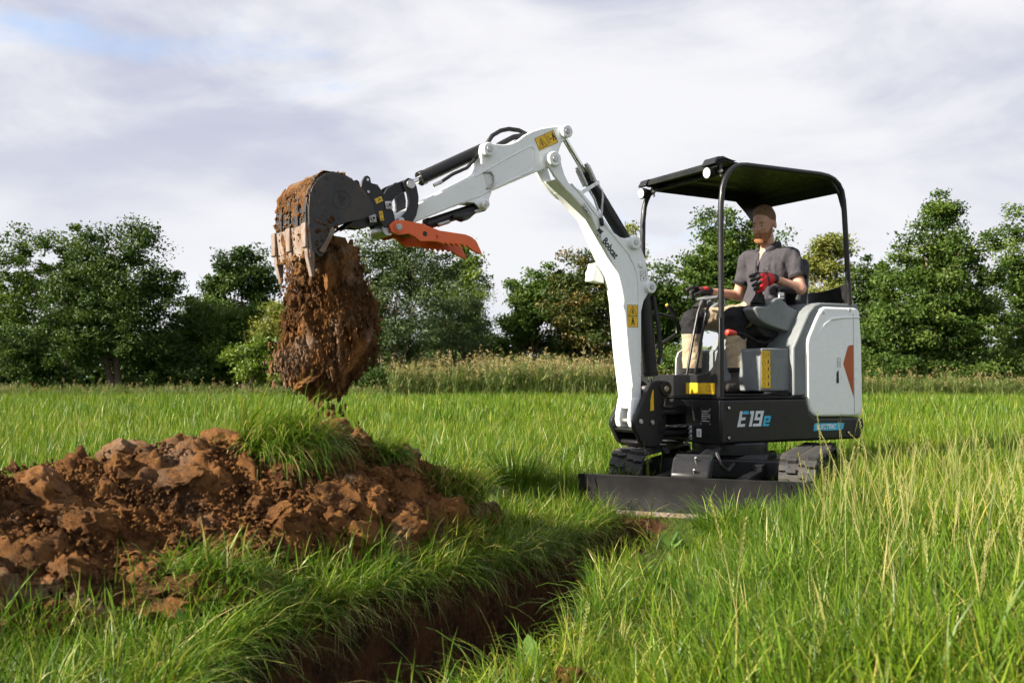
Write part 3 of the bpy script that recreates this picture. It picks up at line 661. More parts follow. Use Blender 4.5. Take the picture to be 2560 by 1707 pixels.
def leaves(P, size, seed, up=0.7, rnd=None, asp=0.55):
    r_ = np.random.RandomState(seed); n = len(P); nn = r_.normal(size=(n, 3)); nn[:, 2] += up * np.sign(r_.uniform(-.25, 1, n)); nn /= np.linalg.norm(nn, axis=1)[:, None]
    t = np.cross(nn, r_.normal(size=(n, 3))); t /= np.linalg.norm(t, axis=1)[:, None]; b = np.cross(nn, t); s = (size * r_.uniform(.6, 1.35, n))[:, None]
    V = np.stack([P - t * s * .5, P + b * s * asp * .5 + nn * s * .06, P + t * s * .5, P - b * s * asp * .5 + nn * s * .06], 1).reshape(-1, 3)
    F = (np.arange(n) * 4)[:, None] + np.array([0, 1, 2, 3]); rd = r_.uniform(0, 1, n) if rnd is None else rnd
    return V, F, np.repeat(rd, 4)
def puffs(lobes, n, seed, shell=0.45):
    r_ = np.random.RandomState(seed); w = np.array([l[1][0] * l[1][1] * l[1][2] for l in lobes]) ** .75; w /= w.sum(); pick = r_.choice(len(lobes), n, p=w)
    d = r_.normal(size=(n, 3)); d /= np.linalg.norm(d, axis=1)[:, None]; rr = r_.uniform(0, 1, n) ** shell
    C = np.array([l[0] for l in lobes])[pick]; A = np.array([l[1] for l in lobes])[pick]
    out = r_.uniform(0, 1, n) < .16; rr[out] = r_.uniform(1.0, 1.16, out.sum())
    return C + d * rr[:, None] * A
def tree(name, label, D, base_u, lobes, leaf, n_puff, n_leaf, size, pr=.34, trunk_r=.12, stems=1, bk=None, seed=1, group='trees along the field edge', cat='tree', base_z=0.0, asp=.55, limbs=14, up=.7, flat=.6):
    """lobes: (u, v, half-width px, half-height px[, depth offset m]) of the photograph at distance D"""
    s = D / KPX; r_ = np.random.RandomState(seed); L3 = []
    for l in lobes:
        c = at(l[0], l[1], D); dd = l[4] if len(l) > 4 else 0.0
        L3.append((np.array([c.x, D + dd, c.z]), np.array([l[2] * s * 1.0, l[2] * s * .85, l[3] * s * 1.0])))
    bx = at(base_u, 868, D).x; root = empty(name, (bx, D, base_z)); tag(root, label, cat, group)
    o = np.array([bx, D, base_z]); PF = puffs(L3, n_puff, seed); PF[:, 2] = np.maximum(PF[:, 2], .25)
    n_leaf = int(n_leaf * 1.7); size = size * 1.16; pr = pr * 1.05
    k = r_.randint(0, n_puff, n_leaf); prr = pr * r_.uniform(.45, 1.4, n_puff); tone = r_.normal(0, .22, n_puff)
    g = np.clip(r_.normal(size=(n_leaf, 3)), -2, 2) * (1, 1, flat) * .55
    P = PF[k] + g * prr[k][:, None]; P[:, 2] = np.maximum(P[:, 2], .05)
    rd = np.clip(.5 + tone[k] + r_.normal(0, .2, n_leaf), 0, 1)
    V, F, ra = leaves(P - o, size, seed + 9, up, rd, asp)
    link('crown', np_mesh('crown', V, [F], {'rnd': ra}, smooth=False), LM[leaf], root)
    if trunk_r:
        mb = MB(); top = max(l[0][2] + l[1][2] * .4 for l in L3); cx = sum(l[0][0] for l in L3) / len(L3)
        for j in range(stems):
            off = (j - (stems - 1) / 2) * .35; tx = cx - bx + off * 2.2; H = top * r_.uniform(.75, .95)
            pts = [(off * .6, r_.uniform(-.1, .1), -.1)] + [(off * .6 + (tx - off * .6) * t ** 1.3 + r_.normal(0, .05), r_.normal(0, .06), H * t) for t in (.15, .3, .45, .6, .8, 1)]
            mb.tube(pts, [trunk_r * (1.25, 1, .86, .72, .58, .36, .1)[q] for q in range(7)], 9)
            for m in range(limbs // stems):
                e = PF[r_.randint(n_puff)] - o; t = r_.uniform(.3, .85); i0 = int(t * 6); a = Vector(pts[i0]); b = Vector(e)
                if b.z < a.z: b.z = a.z + .2
                mid = a.lerp(b, .5) + Vector((0, 0, .1)); mb.tube([a, mid, b], [trunk_r * .38, trunk_r * .24, trunk_r * .07], 6)
        mb.build('trunk', bk or M_BARK, root)
    return root

# ---- left wood
tree('poplar_tree', 'tall poplar group tree at the far left behind the dark alder', 43, 40, [(15, 660, 60, 130), (60, 640, 55, 110), (10, 780, 80, 100)], 'mid', 120, 9000, .125, .42, .12, seed=11)
tree('poplar_tree', 'slim poplar with pale bark rising left of the dark alder', 44, 150, [(120, 620, 45, 85), (150, 640, 42, 100), (195, 640, 45, 105), (150, 770, 80, 110)], 'mid', 110, 8000, .125, .40, .11, bk=M_BARK_L, seed=12)
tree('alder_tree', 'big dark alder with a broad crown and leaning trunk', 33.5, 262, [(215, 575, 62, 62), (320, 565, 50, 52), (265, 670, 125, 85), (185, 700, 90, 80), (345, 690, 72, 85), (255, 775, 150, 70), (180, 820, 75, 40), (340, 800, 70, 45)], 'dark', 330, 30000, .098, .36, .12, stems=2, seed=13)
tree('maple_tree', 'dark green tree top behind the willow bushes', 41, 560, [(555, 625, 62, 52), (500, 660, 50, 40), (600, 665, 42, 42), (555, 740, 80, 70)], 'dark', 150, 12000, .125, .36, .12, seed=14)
tree('willow_bush', 'yellow green willow bush between the alder and the falling soil', 35, 520, [(480, 760, 55, 60), (560, 750, 65, 55), (520, 820, 80, 55)], 'mid', 130, 10500, .10, .34, .05, stems=3, seed=15, cat='bush', group='bushes under the trees')
tree('willow_bush', 'pale yellow bush just left of the falling soil', 34.2, 640, [(640, 730, 40, 45), (620, 790, 42, 55), (665, 770, 40, 60)], 'yellow', 90, 7500, .088, .30, .04, stems=2, seed=16, cat='bush', group='bushes under the trees')
tree('hazel_bush', 'bright leafed low bush with open twigs under the willow', 33.0, 560, [(560, 835, 55, 40), (600, 815, 30, 45), (640, 855, 60, 35)], 'bright', 70, 4200, .10, .28, .03, seed=17, cat='bush', group='bushes under the trees')
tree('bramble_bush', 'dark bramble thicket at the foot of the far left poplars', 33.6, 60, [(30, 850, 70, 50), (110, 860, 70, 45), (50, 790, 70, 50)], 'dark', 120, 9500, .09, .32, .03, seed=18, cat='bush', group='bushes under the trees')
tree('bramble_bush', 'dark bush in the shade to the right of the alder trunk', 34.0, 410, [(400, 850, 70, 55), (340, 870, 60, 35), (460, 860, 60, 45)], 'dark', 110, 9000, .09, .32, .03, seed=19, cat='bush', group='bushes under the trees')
tree('elder_bush', 'rounded bush right of the alder below the dark tree top', 36, 440, [(430, 760, 45, 60), (460, 720, 40, 45)], 'mid', 70, 6000, .10, .34, .04, seed=20, cat='bush', group='bushes under the trees')
# ---- centre
tree('ash_tree', 'loose grey green tree with several thin trunks behind the orange thumb', 33.5, 893, [(860, 600, 70, 70), (930, 590, 75, 65), (850, 690, 85, 75), (950, 670, 85, 75), (900, 760, 110, 60), (1010, 620, 45, 55)], 'grey', 270, 21000, .085, .38, .055, stems=3, bk=M_BARK_L, seed=21, limbs=24)
tree('birch_tree', 'light green slender tree top behind the orange thumb tip', 40, 1060, [(1065, 600, 36, 48), (1060, 660, 55, 60), (1070, 740, 60, 70)], 'bright', 100, 8200, .11, .36, .08, bk=M_BARK_L, seed=22)
tree('willow_tree', 'silvery willow right of the loose tree, beside the sky gap', 36, 1060, [(1050, 700, 62, 65), (1100, 730, 48, 55), (1040, 780, 95, 45), (1000, 740, 60, 70)], 'grey', 150, 12500, .082, .34, .06, stems=2, seed=23, asp=.35)
tree('maple_tree', 'green maple right of the sky gap, left of the turning tree', 37, 1225, [(1215, 665, 50, 50), (1240, 720, 72, 60), (1200, 755, 45, 40), (1265, 660, 40, 45)], 'mid', 150, 13000, .115, .34, .10, seed=24)
tree('turning_tree', 'brown tinged autumn tree close behind the white boom', 35.5, 1360, [(1345, 620, 48, 55), (1320, 700, 70, 65), (1385, 690, 75, 80), (1350, 765, 95, 45), (1420, 640, 50, 60), (1300, 640, 30, 35)], 'brown', 230, 19000, .10, .34, .11, seed=25)
tree('hawthorn_bush', 'low green hedge bush behind the reeds', 38, 1200, [(1170, 790, 60, 26), (1250, 795, 70, 24), (1100, 795, 60, 28), (1330, 795, 50, 22)], 'mid', 120, 8000, .10, .30, .03, seed=26, cat='bush', group='bushes under the trees')
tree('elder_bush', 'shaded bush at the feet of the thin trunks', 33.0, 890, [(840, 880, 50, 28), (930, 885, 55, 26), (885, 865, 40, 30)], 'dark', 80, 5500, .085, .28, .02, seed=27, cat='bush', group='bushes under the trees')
# ---- right, behind the machine
tree('poplar_tree', 'yellowing poplar tip peeping out behind the boom cylinder', 48, 1455, [(1450, 560, 28, 48), (1455, 640, 34, 60), (1460, 740, 45, 70)], 'yellow', 70, 5200, .13, .40, .10, seed=28)
tree('maple_tree', 'green tree between the boom and the far canopy post', 36, 1520, [(1510, 680, 60, 70), (1490, 750, 70, 60), (1560, 720, 55, 70)], 'mid', 140, 11500, .11, .36, .10, seed=29)
tree('cherry_tree', 'dense green tree under the canopy left of the driver', 34.5, 1660, [(1645, 530, 42, 60), (1670, 580, 75, 60), (1640, 640, 95, 60), (1740, 560, 60, 55), (1700, 690, 110, 80), (1590, 620, 45, 40), (1780, 600, 40, 50)], 'mid', 270, 21000, .105, .34, .12, seed=30)
tree('poplar_tree', 'light yellow green poplar between the driver and the rear post', 41, 1890, [(1880, 590, 40, 60), (1925, 600, 40, 62), (1900, 680, 58, 80), (1890, 760, 60, 60)], 'yellow', 130, 10500, .115, .36, .10, bk=M_BARK_L, seed=31)
tree('oak_tree', 'large oak with pale trunk right of the machine', 33.5, 2148, [(2165, 500, 52, 62), (2150, 570, 85, 60), (2185, 640, 110, 70), (2080, 640, 70, 60), (2130, 730, 150, 65), (2230, 700, 70, 80), (2050, 750, 75, 50), (2170, 790, 120, 22)], 'mid', 360, 31000, .105, .36, .13, bk=M_BARK_L, seed=32, limbs=20)
tree('oak_tree', 'oak cut off by the right edge of the picture', 37, 2345, [(2330, 560, 52, 70), (2345, 650, 70, 80), (2350, 750, 80, 70), (2400, 640, 70, 120)], 'mid', 170, 13500, .115, .36, .12, seed=33)
tree('ash_tree', 'dark tree filling in behind the rear canopy post', 38, 2010, [(2010, 640, 48, 50), (1990, 700, 60, 60), (2010, 770, 70, 45)], 'dark', 110, 9000, .11, .36, .10, seed=34)
tree('bramble_bush', 'bramble hedge with pale tips under the big oak', 33.2, 2190, [(2060, 850, 70, 36), (2170, 850, 80, 34), (2280, 850, 80, 38), (2350, 845, 60, 40)], 'mid', 200, 14500, .085, .26, .02, seed=35, cat='bush', group='bushes under the trees')
tree('bramble_bush', 'hedge bush hidden behind the machine and driver', 34, 1700, [(1560, 840, 90, 50), (1700, 840, 90, 55), (1830, 830, 90, 60), (1940, 840, 70, 50)], 'mid', 170, 11000, .095, .32, .02, seed=36, cat='bush', group='bushes under the trees')
# far wood that closes the gaps low down
def far_wood():
    r_ = np.random.RandomState(77); P = []
    for u0, u1, v, m in ((-100, 480, 770, 9000), (380, 720, 790, 5000), (700, 1110, 800, 6000), (1100, 1340, 812, 2200), (1320, 2460, 800, 14000)):
        u = r_.uniform(u0, u1, m); top = v + 26 * perlin(np.stack([u * .02, u * 0, u * 0], -1)); vv = top + (905 - top) * r_.uniform(0, 1, m) ** 1.2
        D = r_.uniform(50, 56, m); P.append(np.stack([(u - 1176) / KPX * D, D, np.maximum(CAM_H + (868 - vv) / KPX * D, .05)], -1))
    P = np.concatenate(P); V, F, ra = leaves(P, .42, 5, .6)
    tag(link('far_wood', np_mesh('far_wood', V, [F], {'rnd': ra}, smooth=False), LM['dark']), 'dark wood far behind the trees, seen only through gaps', 'wood', kind='stuff')
far_wood()

# ---- reeds and rank growth at the field edge
M_REED = leaf_mat('reed', [(0, (.060, .110, .022)), (.5, (.125, .175, .040)), (.8, (.22, .23, .07)), (1, (.34, .30, .12))], .3, .5)
M_PLUME = leaf_mat('reed_plume', [(0, (.24, .19, .08)), (1, (.40, .33, .17))], .3, .8)
def reed(seed, plume=.2):
    r_ = np.random.RandomState(seed); n = 9; base = np.column_stack([r_.normal(0, .14, n), r_.normal(0, .14, n), np.zeros(n)])
    V, q, t, bi = blades(base, r_.uniform(0, 6.3, n), r_.uniform(.9, 1.45, n), np.abs(r_.normal(0, .08, n)), np.abs(r_.normal(.25, .1, n)), np.full(n, .016), 4, None, r_)
    m = 26; b2 = base[r_.randint(0, n, m)] + np.column_stack([r_.normal(0, .04, m), r_.normal(0, .04, m), r_.uniform(.15, 1.0, m)])
    V2, q2, t2, bi2 = blades(b2, r_.uniform(0, 6.3, m), r_.uniform(.25, .5, m), r_.uniform(.2, .8, m), r_.uniform(.6, 1.6, m), np.full(m, .024), 3, None, r_)
    o = len(V); rd = np.clip(r_.normal(.45, .25, n), 0, 1); rd2 = np.clip(r_.normal(.42, .28, m), 0, 1)
    tips = V.reshape(n, -1, 3)[:, -1]; P = np.repeat(tips[r_.uniform(0, 1, n) < plume], 14, 0); P = P + r_.normal(0, 1, P.shape) * (.035, .035, .07)
    V3, F3, ra3 = leaves(P, .075, seed, .2, None, .35); o3 = o + len(V2)
    nf = len(q) + len(q2) + len(t) + len(t2)
    quads = np.concatenate([q, q2 + o, F3 + o3]); tr_ = np.concatenate([t, t2 + o])
    mi = np.concatenate([np.zeros(len(q) + len(q2)), np.ones(len(F3)), np.zeros(len(tr_))])
    me = np_mesh('reed', np.concatenate([V, V2, V3]), [quads, tr_], {'rnd': np.concatenate([rd[bi], rd2[bi2], ra3])}, mat_idx=mi); return me
for k in range(6):
    me = reed(700 + k); source('reed', me, M_REED); me.materials.append(M_PLUME)
    me = reed(750 + k, .03); source('rank', me, M_REED); me.materials.append(M_PLUME)
def edge_growth():
    r_ = np.random.RandomState(91)
    def band(n, u0, u1, d0, d1): D = r_.uniform(d0, d1, n); return (r_.uniform(u0, u1, n) - 1176) / KPX * D, D
    def go(x, y, s0, s1): n = len(x); s = r_.uniform(s0, s1, n); return np.stack([x, y, 0 * x], -1), np.stack([r_.normal(0, .12, n), r_.normal(0, .12, n), r_.uniform(0, 6.3, n)], -1), np.stack([s, s, s * r_.uniform(.8, 1.15, n)], -1)
    x, y = band(1500, 905, 1480, 31.2, 35.5); P_, R_, S_ = go(x, y, .7, 1.1); S_ *= (.62 + .38 * smooth(-11, -2, x) + .22 * perlin(np.stack([x * .8, y * .5, 0 * x], -1)))[:, None]; scatter('reed_bed', 'reed', P_, R_, S_, 'belt of tall reeds with tan plumes left of the boom', 'reeds')
    x, y = band(1000, 1480, 2450, 31.0, 32.6); scatter('rank_grass', 'rank', *go(x, y, .45, .8), 'rank yellowing grass along the hedge right of the machine', 'grass')
    x, y = band(1300, -120, 930, 31.0, 32.8); scatter('weed_fringe', 'rank', *go(x, y, .25, .55), 'low green weeds along the foot of the left wood', 'weeds')
edge_growth()

# ================================================================ EXCAVATOR
HO = (1.576, 7.513, 0.0); HRZ = R(210)
EX = empty('mini_excavator', HO, HRZ)
tag(EX, 'white and black electric mini excavator with open canopy emptying its bucket', 'excavator')
FRM = {'H': ((0, 0, 0), 0.0), 'B': ((.83, 0, 0), R(3)), 'U': ((.128, .230, 0), R(36.9))}
W_ = pm('white_paint', (.85, .87, .865), .30, col2=(.82, .845, .84), vs_=3, coat=.35, rvar=.06, bump=.03, bs=120)
W_LIT = W_
BK = pm('black_paint', (.011, .011, .012), .36, col2=(.015, .0145, .014), vs_=4, coat=.08, spec=.35, rvar=.10, dirt=.12, dirtcol=(.06, .042, .028))
BKM = pm('black_matt', (.011, .011, .012), .62, col2=(.017, .016, .016), vs_=8, bump=.15, bs=150, spec=.12)
BSTEEL = pm('bucket_steel', (.030, .030, .032), .48, col2=(.055, .046, .038), vs_=5, va=(.35, .7), bump=.15, bs=60, dirt=.35, dirtcol=(.15, .070, .028), metal=.2)
SCUFF = pm('scuffed_lip', (.16, .10, .062), .7, col2=(.25, .22, .20), vs_=9, va=(.35, .7), bump=.5, bs=45, dirt=.55)
GREY = pm('grey_plastic', (.17, .185, .19), .55, col2=(.15, .165, .17), bump=.12, bs=260)
GREY_D = pm('dark_grey_plastic', (.055, .060, .063), .55, bump=.12, bs=260)
CHROME = pm('chrome', (.80, .80, .80), .12, metal=1.0, col2=(.7, .7, .7), rvar=.04)
STEEL = pm('zinc_steel', (.50, .50, .48), .38, metal=.9, col2=(.36, .35, .33), vs_=14)
ORANGE = pm('orange_paint', (.80, .125, .016), .42, col2=(.74, .11, .014), vs_=5, coat=.15, bump=.08, bs=90, dirt=.08)
ORANGE_D = pm('orange_panel', (.42, .085, .010), .40, col2=(.36, .07, .01), vs_=2)
YEL = pm('sticker_yellow', (.80, .50, .015), .45, col2=(.76, .46, .012)); INK = pm('ink_black', (.010, .010, .010), .5); PLATE = pm('sticker_white', (.80, .80, .78), .5)
SILVER = pm('lettering_silver', (.66, .70, .73), .4); BLUE = pm('lettering_blue', (.03, .42, .66), .4, col2=(.03, .38, .60)); REDP = pm('red_plastic', (.62, .045, .022), .4)
RUBBER = pm('track_rubber', (.022, .022, .023), .72, col2=(.050, .044, .038), vs_=7, bump=.3, bs=70, dirt=.18)
HOSE = pm('hose_black', (.014, .014, .015), .55, bump=.3, bs=220); LENS = pm('lamp_lens', (.86, .86, .84), .18, col2=(.8, .8, .8), vs_=60); FABRIC = pm('seat_vinyl', (.020, .020, .022), .6, bump=.15, bs=160)
MESHBLK = pm('roof_underside', (.008, .009, .008), .45, col2=(.014, .015, .012), spec=.15)

def part(name, mb, mat, fr='H', bevel=.004, label=None, angle=35, seg=2, parent=None):
    if parent is not None: o = mb.build(name, mat, parent, bevel=bevel, angle=angle, seg=seg)
    else:
        loc, rz = FRM[fr]; o = mb.build(name, mat, EX, loc, rz, bevel, angle, seg)
    if label: o['label'] = label
    return o
def sub(name, mb, mat, parent, bevel=.0, label=None): return part(name, mb, mat, None, bevel, label, parent=parent)
def text(body, size, mat, parent, o, right, up, sx=1.0, shear=0.0, bold=0.0, name='lettering', center=False, depth=.001):
    cu = bpy.data.curves.new('font', 'FONT'); cu.body = body; cu.size = size; cu.shear = shear; cu.offset = bold; cu.extrude = depth / 2; cu.resolution_u = 4
    if center: cu.align_x = 'CENTER'; cu.align_y = 'CENTER'
    t = bpy.data.objects.new('font', cu); COL.objects.link(t); dg = bpy.context.evaluated_depsgraph_get(); dg.update()
    me = bpy.data.meshes.new_from_object(t.evaluated_get(dg)); bpy.data.objects.remove(t); me.name = name
    r_, u_ = Vector(right).normalized(), Vector(up).normalized(); n_ = r_.cross(u_)
    for v in me.vertices: v.co = Vector(o) + r_ * v.co.x * sx + u_ * v.co.y + n_ * (v.co.z + depth / 2)
    me.materials.clear(); return link(name, me, mat, parent)
def flat(polys, mat, parent, o, right, up, name, th=.0012, lift=0.0):
    """thin flat shapes (list of polygons in plane coordinates) lying on a surface"""
    r_, u_ = Vector(right).normalized(), Vector(up).normalized(); n_ = r_.cross(u_); mb = MB()
    for p in polys:
        ar = sum(p[i][0] * p[(i + 1) % len(p)][1] - p[(i + 1) % len(p)][0] * p[i][1] for i in range(len(p))); p = list(p) if ar > 0 else list(p)[::-1]; n = len(p)
        lo = [Vector(o) + r_ * a + u_ * b + n_ * lift for a, b in p]; hi = [q + n_ * th for q in lo]
        mb.add(lo + hi, [list(range(n))[::-1], list(range(n, 2 * n))] + [[i, (i + 1) % n, n + (i + 1) % n, n + i] for i in range(n)])
    return mb.build(name, mat, parent)
def tri_outline(cx, cy, s, w):
    def tri(k): h = k * .866; return [(cx - k / 2, cy - h / 2 * .9), (cx + k / 2, cy - h / 2 * .9), (cx, cy + h * .6)]
    a, b = tri(s), tri(s - 3.2 * w); c = [(x, y) for x, y in b]
    off = (sum(p[0] for p in a) / 3 - sum(p[0] for p in c) / 3, sum(p[1] for p in a) / 3 - sum(p[1] for p in c) / 3); c = [(x + off[0], y + off[1]) for x, y in c]
    return [[a[i], a[(i + 1) % 3], c[(i + 1) % 3], c[i]] for i in range(3)]
def frame_outline(x0, y0, x1, y1, w): return [[(x0, y0), (x1, y0), (x1 - w, y0 + w), (x0 + w, y0 + w)], [(x1, y0), (x1, y1), (x1 - w, y1 - w), (x1 - w, y0 + w)], [(x1, y1), (x0, y1), (x0 + w, y1 - w), (x1 - w, y1 - w)], [(x0, y1), (x0, y0), (x0 + w, y0 + w), (x0 + w, y1 - w)]]
def figure(cx, cy, s): return [[(cx - .12 * s, cy + .32 * s), (cx + .12 * s, cy + .32 * s), (cx + .12 * s, cy + .52 * s), (cx - .12 * s, cy + .52 * s)], [(cx - .2 * s, cy - .1 * s), (cx + .2 * s, cy - .1 * s), (cx + .15 * s, cy + .28 * s), (cx - .15 * s, cy + .28 * s)], [(cx - .3 * s, cy - .42 * s), (cx - .12 * s, cy - .42 * s), (cx - .04 * s, cy - .13 * s), (cx - .2 * s, cy - .13 * s)], [(cx + .12 * s, cy - .42 * s), (cx + .3 * s, cy - .42 * s), (cx + .2 * s, cy - .13 * s), (cx + .04 * s, cy - .13 * s)]]
def book(cx, cy, s): return frame_outline(cx - .5 * s, cy - .35 * s, cx - .02 * s, cy + .35 * s, .05 * s) + frame_outline(cx + .02 * s, cy - .35 * s, cx + .5 * s, cy + .35 * s, .05 * s)
def sticker(parent, o, right, up, w, h, marks, base=YEL, name='warning_sticker', ink=INK):
    s = flat([[(-w / 2, -h / 2), (w / 2, -h / 2), (w / 2, h / 2), (-w / 2, h / 2)]], base, parent, o, right, up, name)
    flat(marks, ink, s, o, right, up, 'pictogram', .0008, .0013)
    return s
NR, UPZ = (-1, 0, 0), (0, 0, 1)                 # near side: reads towards the rear
def boss(mb, x, z, y0, y1, r): return mb.cyl((x, y0, z), (x, y1, z), r, seg=22)
def pins(parent, lst, y1, mat=STEEL):
    for x, z, r in lst: sub('pin', MB().cyl((x, -y1, z), (x, y1, z), r, seg=16), mat, parent, .002)

# ---- boom
bw = .085
boom_main = [(.63, 2.155), (.511, 2.106), (.37, 1.985), (.228, 1.842), (.17, 1.815), (.109, 1.808), (.085, 1.822), (.055, 1.828), (.018, 1.812), (-.02, 1.75), (-.059, 1.675), (-.082, 1.58), (-.092, 1.53), (-.12, 1.505), (-.132, 1.475), (-.118, 1.44), (-.08, 1.425), (-.04, 1.375), (-.018, 1.30), (-.012, .69), (-.012, .63), (.066, .63), (.062, .69), (.111, 1.015), (.148, 1.375), (.165, 1.455), (.193, 1.551), (.274, 1.665), (.424, 1.925), (.60, 2.07), (.645, 2.10)]
boom = part('boom', MB().prism(boom_main, -bw, bw), W_, 'B', .010, seg=3)
mb = MB()
head = [(.62, 2.14), (.66, 2.20), (.69, 2.285), (.715, 2.325), (.755, 2.345), (.795, 2.328), (.806, 2.29), (.79, 2.245), (.74, 2.18), (.65, 2.098), (.59, 2.06)]
for s_ in (-1, 1): mb.prism(head, s_ * .068, s_ * .092)
mb.prism([(.60, 2.07), (.66, 2.112), (.72, 2.165), (.70, 2.172), (.64, 2.13), (.60, 2.11)], -.068, .068)
sub('boom_head', mb, W_, boom, .006)
mb = MB()
foot = [(-.016, .69), (.064, .69), (.085, .585), (.092, .535), (.078, .49), (.04, .468), (.0, .482), (-.018, .53), (-.024, .60)]
for s_ in (-1, 1): mb.prism(foot, s_ * .045, s_ * .090)
mb.prism([(-.012, .69), (.062, .69), (.072, .635), (.055, .612), (.0, .612), (-.018, .635)], -.045, .045)
sub('boom_foot', mb, W_, boom, .008)
for x, z, r in ((.754, 2.291, .050), (.057, 1.782, .046), (-.085, 1.475, .044)):
    sub('pin_boss', boss(MB(), x, z, -.118, .118, r), W_, boom, .006)
pins(boom, [(.754, 2.291, .021), (.057, 1.782, .020), (-.085, 1.475, .020)], .1235)
sub('small_boss', boss(MB(), -.008, 1.631, .08, .10, .022), W_, boom, .006)
ridge = [(.60, 2.145), (.527, 2.088), (.396, 1.960), (.227, 1.812), (.108, 1.708), (.053, 1.626), (.016, 1.524), (.013, 1.344), (.012, .75)]
sub('weld_seam', MB().tube([(x, bw + .001, z) for x, z in ridge], .0055, 6), W_, boom)
mb = MB(); mb.prism([(.255, 1.64), (.285, 1.52), (.19, 1.515), (.18, 1.55)], -.115, -.080); mb.prism([(.255, 1.64), (.262, 1.645), (.292, 1.52), (.285, 1.515)], -.17, -.080); mb.prism([(.285, 1.515), (.19, 1.505), (.19, 1.515), (.285, 1.525)], -.17, -.08)
box = sub('lamp_bracket', mb, W_, boom, .003); sub('boom_lamp', MB().cyl((.225, -.155, 1.57), (.275, -.155, 1.575), .032, seg=18), LENS, box, .003)
# auxiliary hydraulic couplers on top of the boom
mb = MB().prism([(.535, 2.088), (.52, 2.065), (.335, 2.178), (.345, 2.20)], .055, .063); sub('coupler_plate', mb, W_, boom, .002)
for (x, z), y in (((.468, 2.20), .035), ((.392, 2.235), .035)):
    q = sub('coupler', MB().cyl((x + .035, y, z + .06), (x - .03, y, z - .045), .021, seg=14).cyl((x + .045, y, z + .075), (x + .035, y, z + .06), .015, seg=12), STEEL, boom, .003)
sub('pipe', MB().tube([(.435, .04, 2.155), (.375, .05, 2.07), (.352, .06, 2.0), (.358, .085, 1.94), (.352, .092, 1.915)], .0085, 8), STEEL, boom)
sub('pipe', MB().tube([(.362, .04, 2.19), (.315, .06, 2.13), (.312, .065, 2.08), (.335, .08, 1.97), (.340, .092, 1.915)], .0085, 8), STEEL, boom)
sub('cable_port', MB().cyl((.338, bw - .01, 1.895), (.338, bw + .0015, 1.895), .019, seg=18), INK, boom)
sub('port_grommet', MB().tube([(.352, .09, 1.93), (.348, .098, 1.905), (.340, .092, 1.885)], .014, 8), HOSE, boom)
text('AUX 1', .030, INK, boom, (.508, bw + .0012, 1.995), (-.66, 0, -.75), (-.75, 0, .66), .9, 0, .0006)
flat(frame_outline(-.006, -.010, .088, .030, .0015), INK, boom, (.508, bw + .0008, 1.995), (-.66, 0, -.75), (-.75, 0, .66), 'label_frame')
dr, du = (-.694, 0, -.72), (-.72, 0, .694)
text('Bobcat', .072, INK, boom, (.338, bw + .0012, 1.772), dr, du, .80, 0, .0022, 'brand_lettering')
cat_ = [[(-.012, .062), (-.004, .030), (.030, .012), (.012, .004), (.006, -.012), (-.002, -.002), (-.012, -.010), (-.010, .006), (-.026, .012), (-.022, .026), (-.012, .030)], [(-.030, -.022), (-.020, -.022), (-.018, -.010), (-.028, -.010)], [(-.008, -.030), (.004, -.026), (.002, -.016), (-.008, -.018)], [(-.034, .020), (-.024, .017), (-.024, .019)], [(-.036, .012), (-.026, .012), (-.026, .014)], [(-.034, .004), (-.025, .008), (-.025, .010)]]
flat(cat_, INK, boom, (.352, bw + .0008, 1.828), NR, UPZ, 'cat_head_emblem')
st = sticker(boom, (.066, bw + .0008, 1.266), (-1, 0, .02), (.02, 0, 1), .094, .157, frame_outline(-.047, -.0785, .047, .0785, .002) + [[(-.047, -.005), (.047, -.005), (.047, -.003), (-.047, -.003)]] + tri_outline(0, .030, .078, .003) + figure(0, .028, .036) + figure(0, -.040, .055))
flat(frame_outline(-.026, -.034, .026, .034, .0018) + [[(-.024, -.001), (.024, -.001), (.024, .001), (-.024, .001)], [(-.015, .008), (.012, .022), (.013, .026), (-.016, .012)], [(-.004, -.022), (.008, -.022), (.008, -.012), (-.004, -.012)]], INK, boom, (-.032, bw + .0008, 1.554), (-1, 0, .12), (.12, 0, 1), 'maintenance_decal')
# ---- arm (dipper)
aw = .064
arm_p = [(.598, 2.49), (.61, 2.522), (.644, 2.54), (.695, 2.532), (.829, 2.496), (.90, 2.468), (.96, 2.435), (1.02, 2.388), (1.072, 2.362), (1.13, 2.348), (1.21, 2.344), (1.262, 2.338), (1.297, 2.315), (1.308, 2.28), (1.298, 2.235), (1.298, 2.195), (1.32, 2.150), (1.351, 2.125), (1.653, 1.958), (1.80, 1.875), (1.90, 1.825), (1.925, 1.79), (1.915, 1.745), (1.87, 1.735), (1.759, 1.79), (1.456, 1.926), (1.30, 1.988), (1.229, 2.028), (.895, 2.185), (.80, 2.225), (.755, 2.24), (.71, 2.262), (.695, 2.30), (.685, 2.36), (.66, 2.42), (.625, 2.448)]
arm = part('arm', MB().prism(arm_p, -aw, aw), W_, 'B', .008, seg=3)
mb = MB()
for s_ in (-1, 1): mb.prism([(1.215, 2.03), (1.235, 1.985), (1.238, 1.945), (1.262, 1.908), (1.295, 1.905), (1.32, 1.925), (1.345, 1.945), (1.40, 1.945), (1.44, 1.925), (1.42, 1.955), (1.26, 2.03)], s_ * .044, s_ * .060)
sub('cylinder_lug', mb, W_, arm, .003)
for x, z, r in ((.636, 2.496, .044), (1.256, 2.297, .044), (1.283, 1.941, .030)): sub('pin_boss', boss(MB(), x, z, -.098, .098, r), W_, arm, .006)
pins(arm, [(.636, 2.496, .020), (1.256, 2.297, .020), (1.283, 1.941, .016), (1.885, 1.782, .020)], .104)
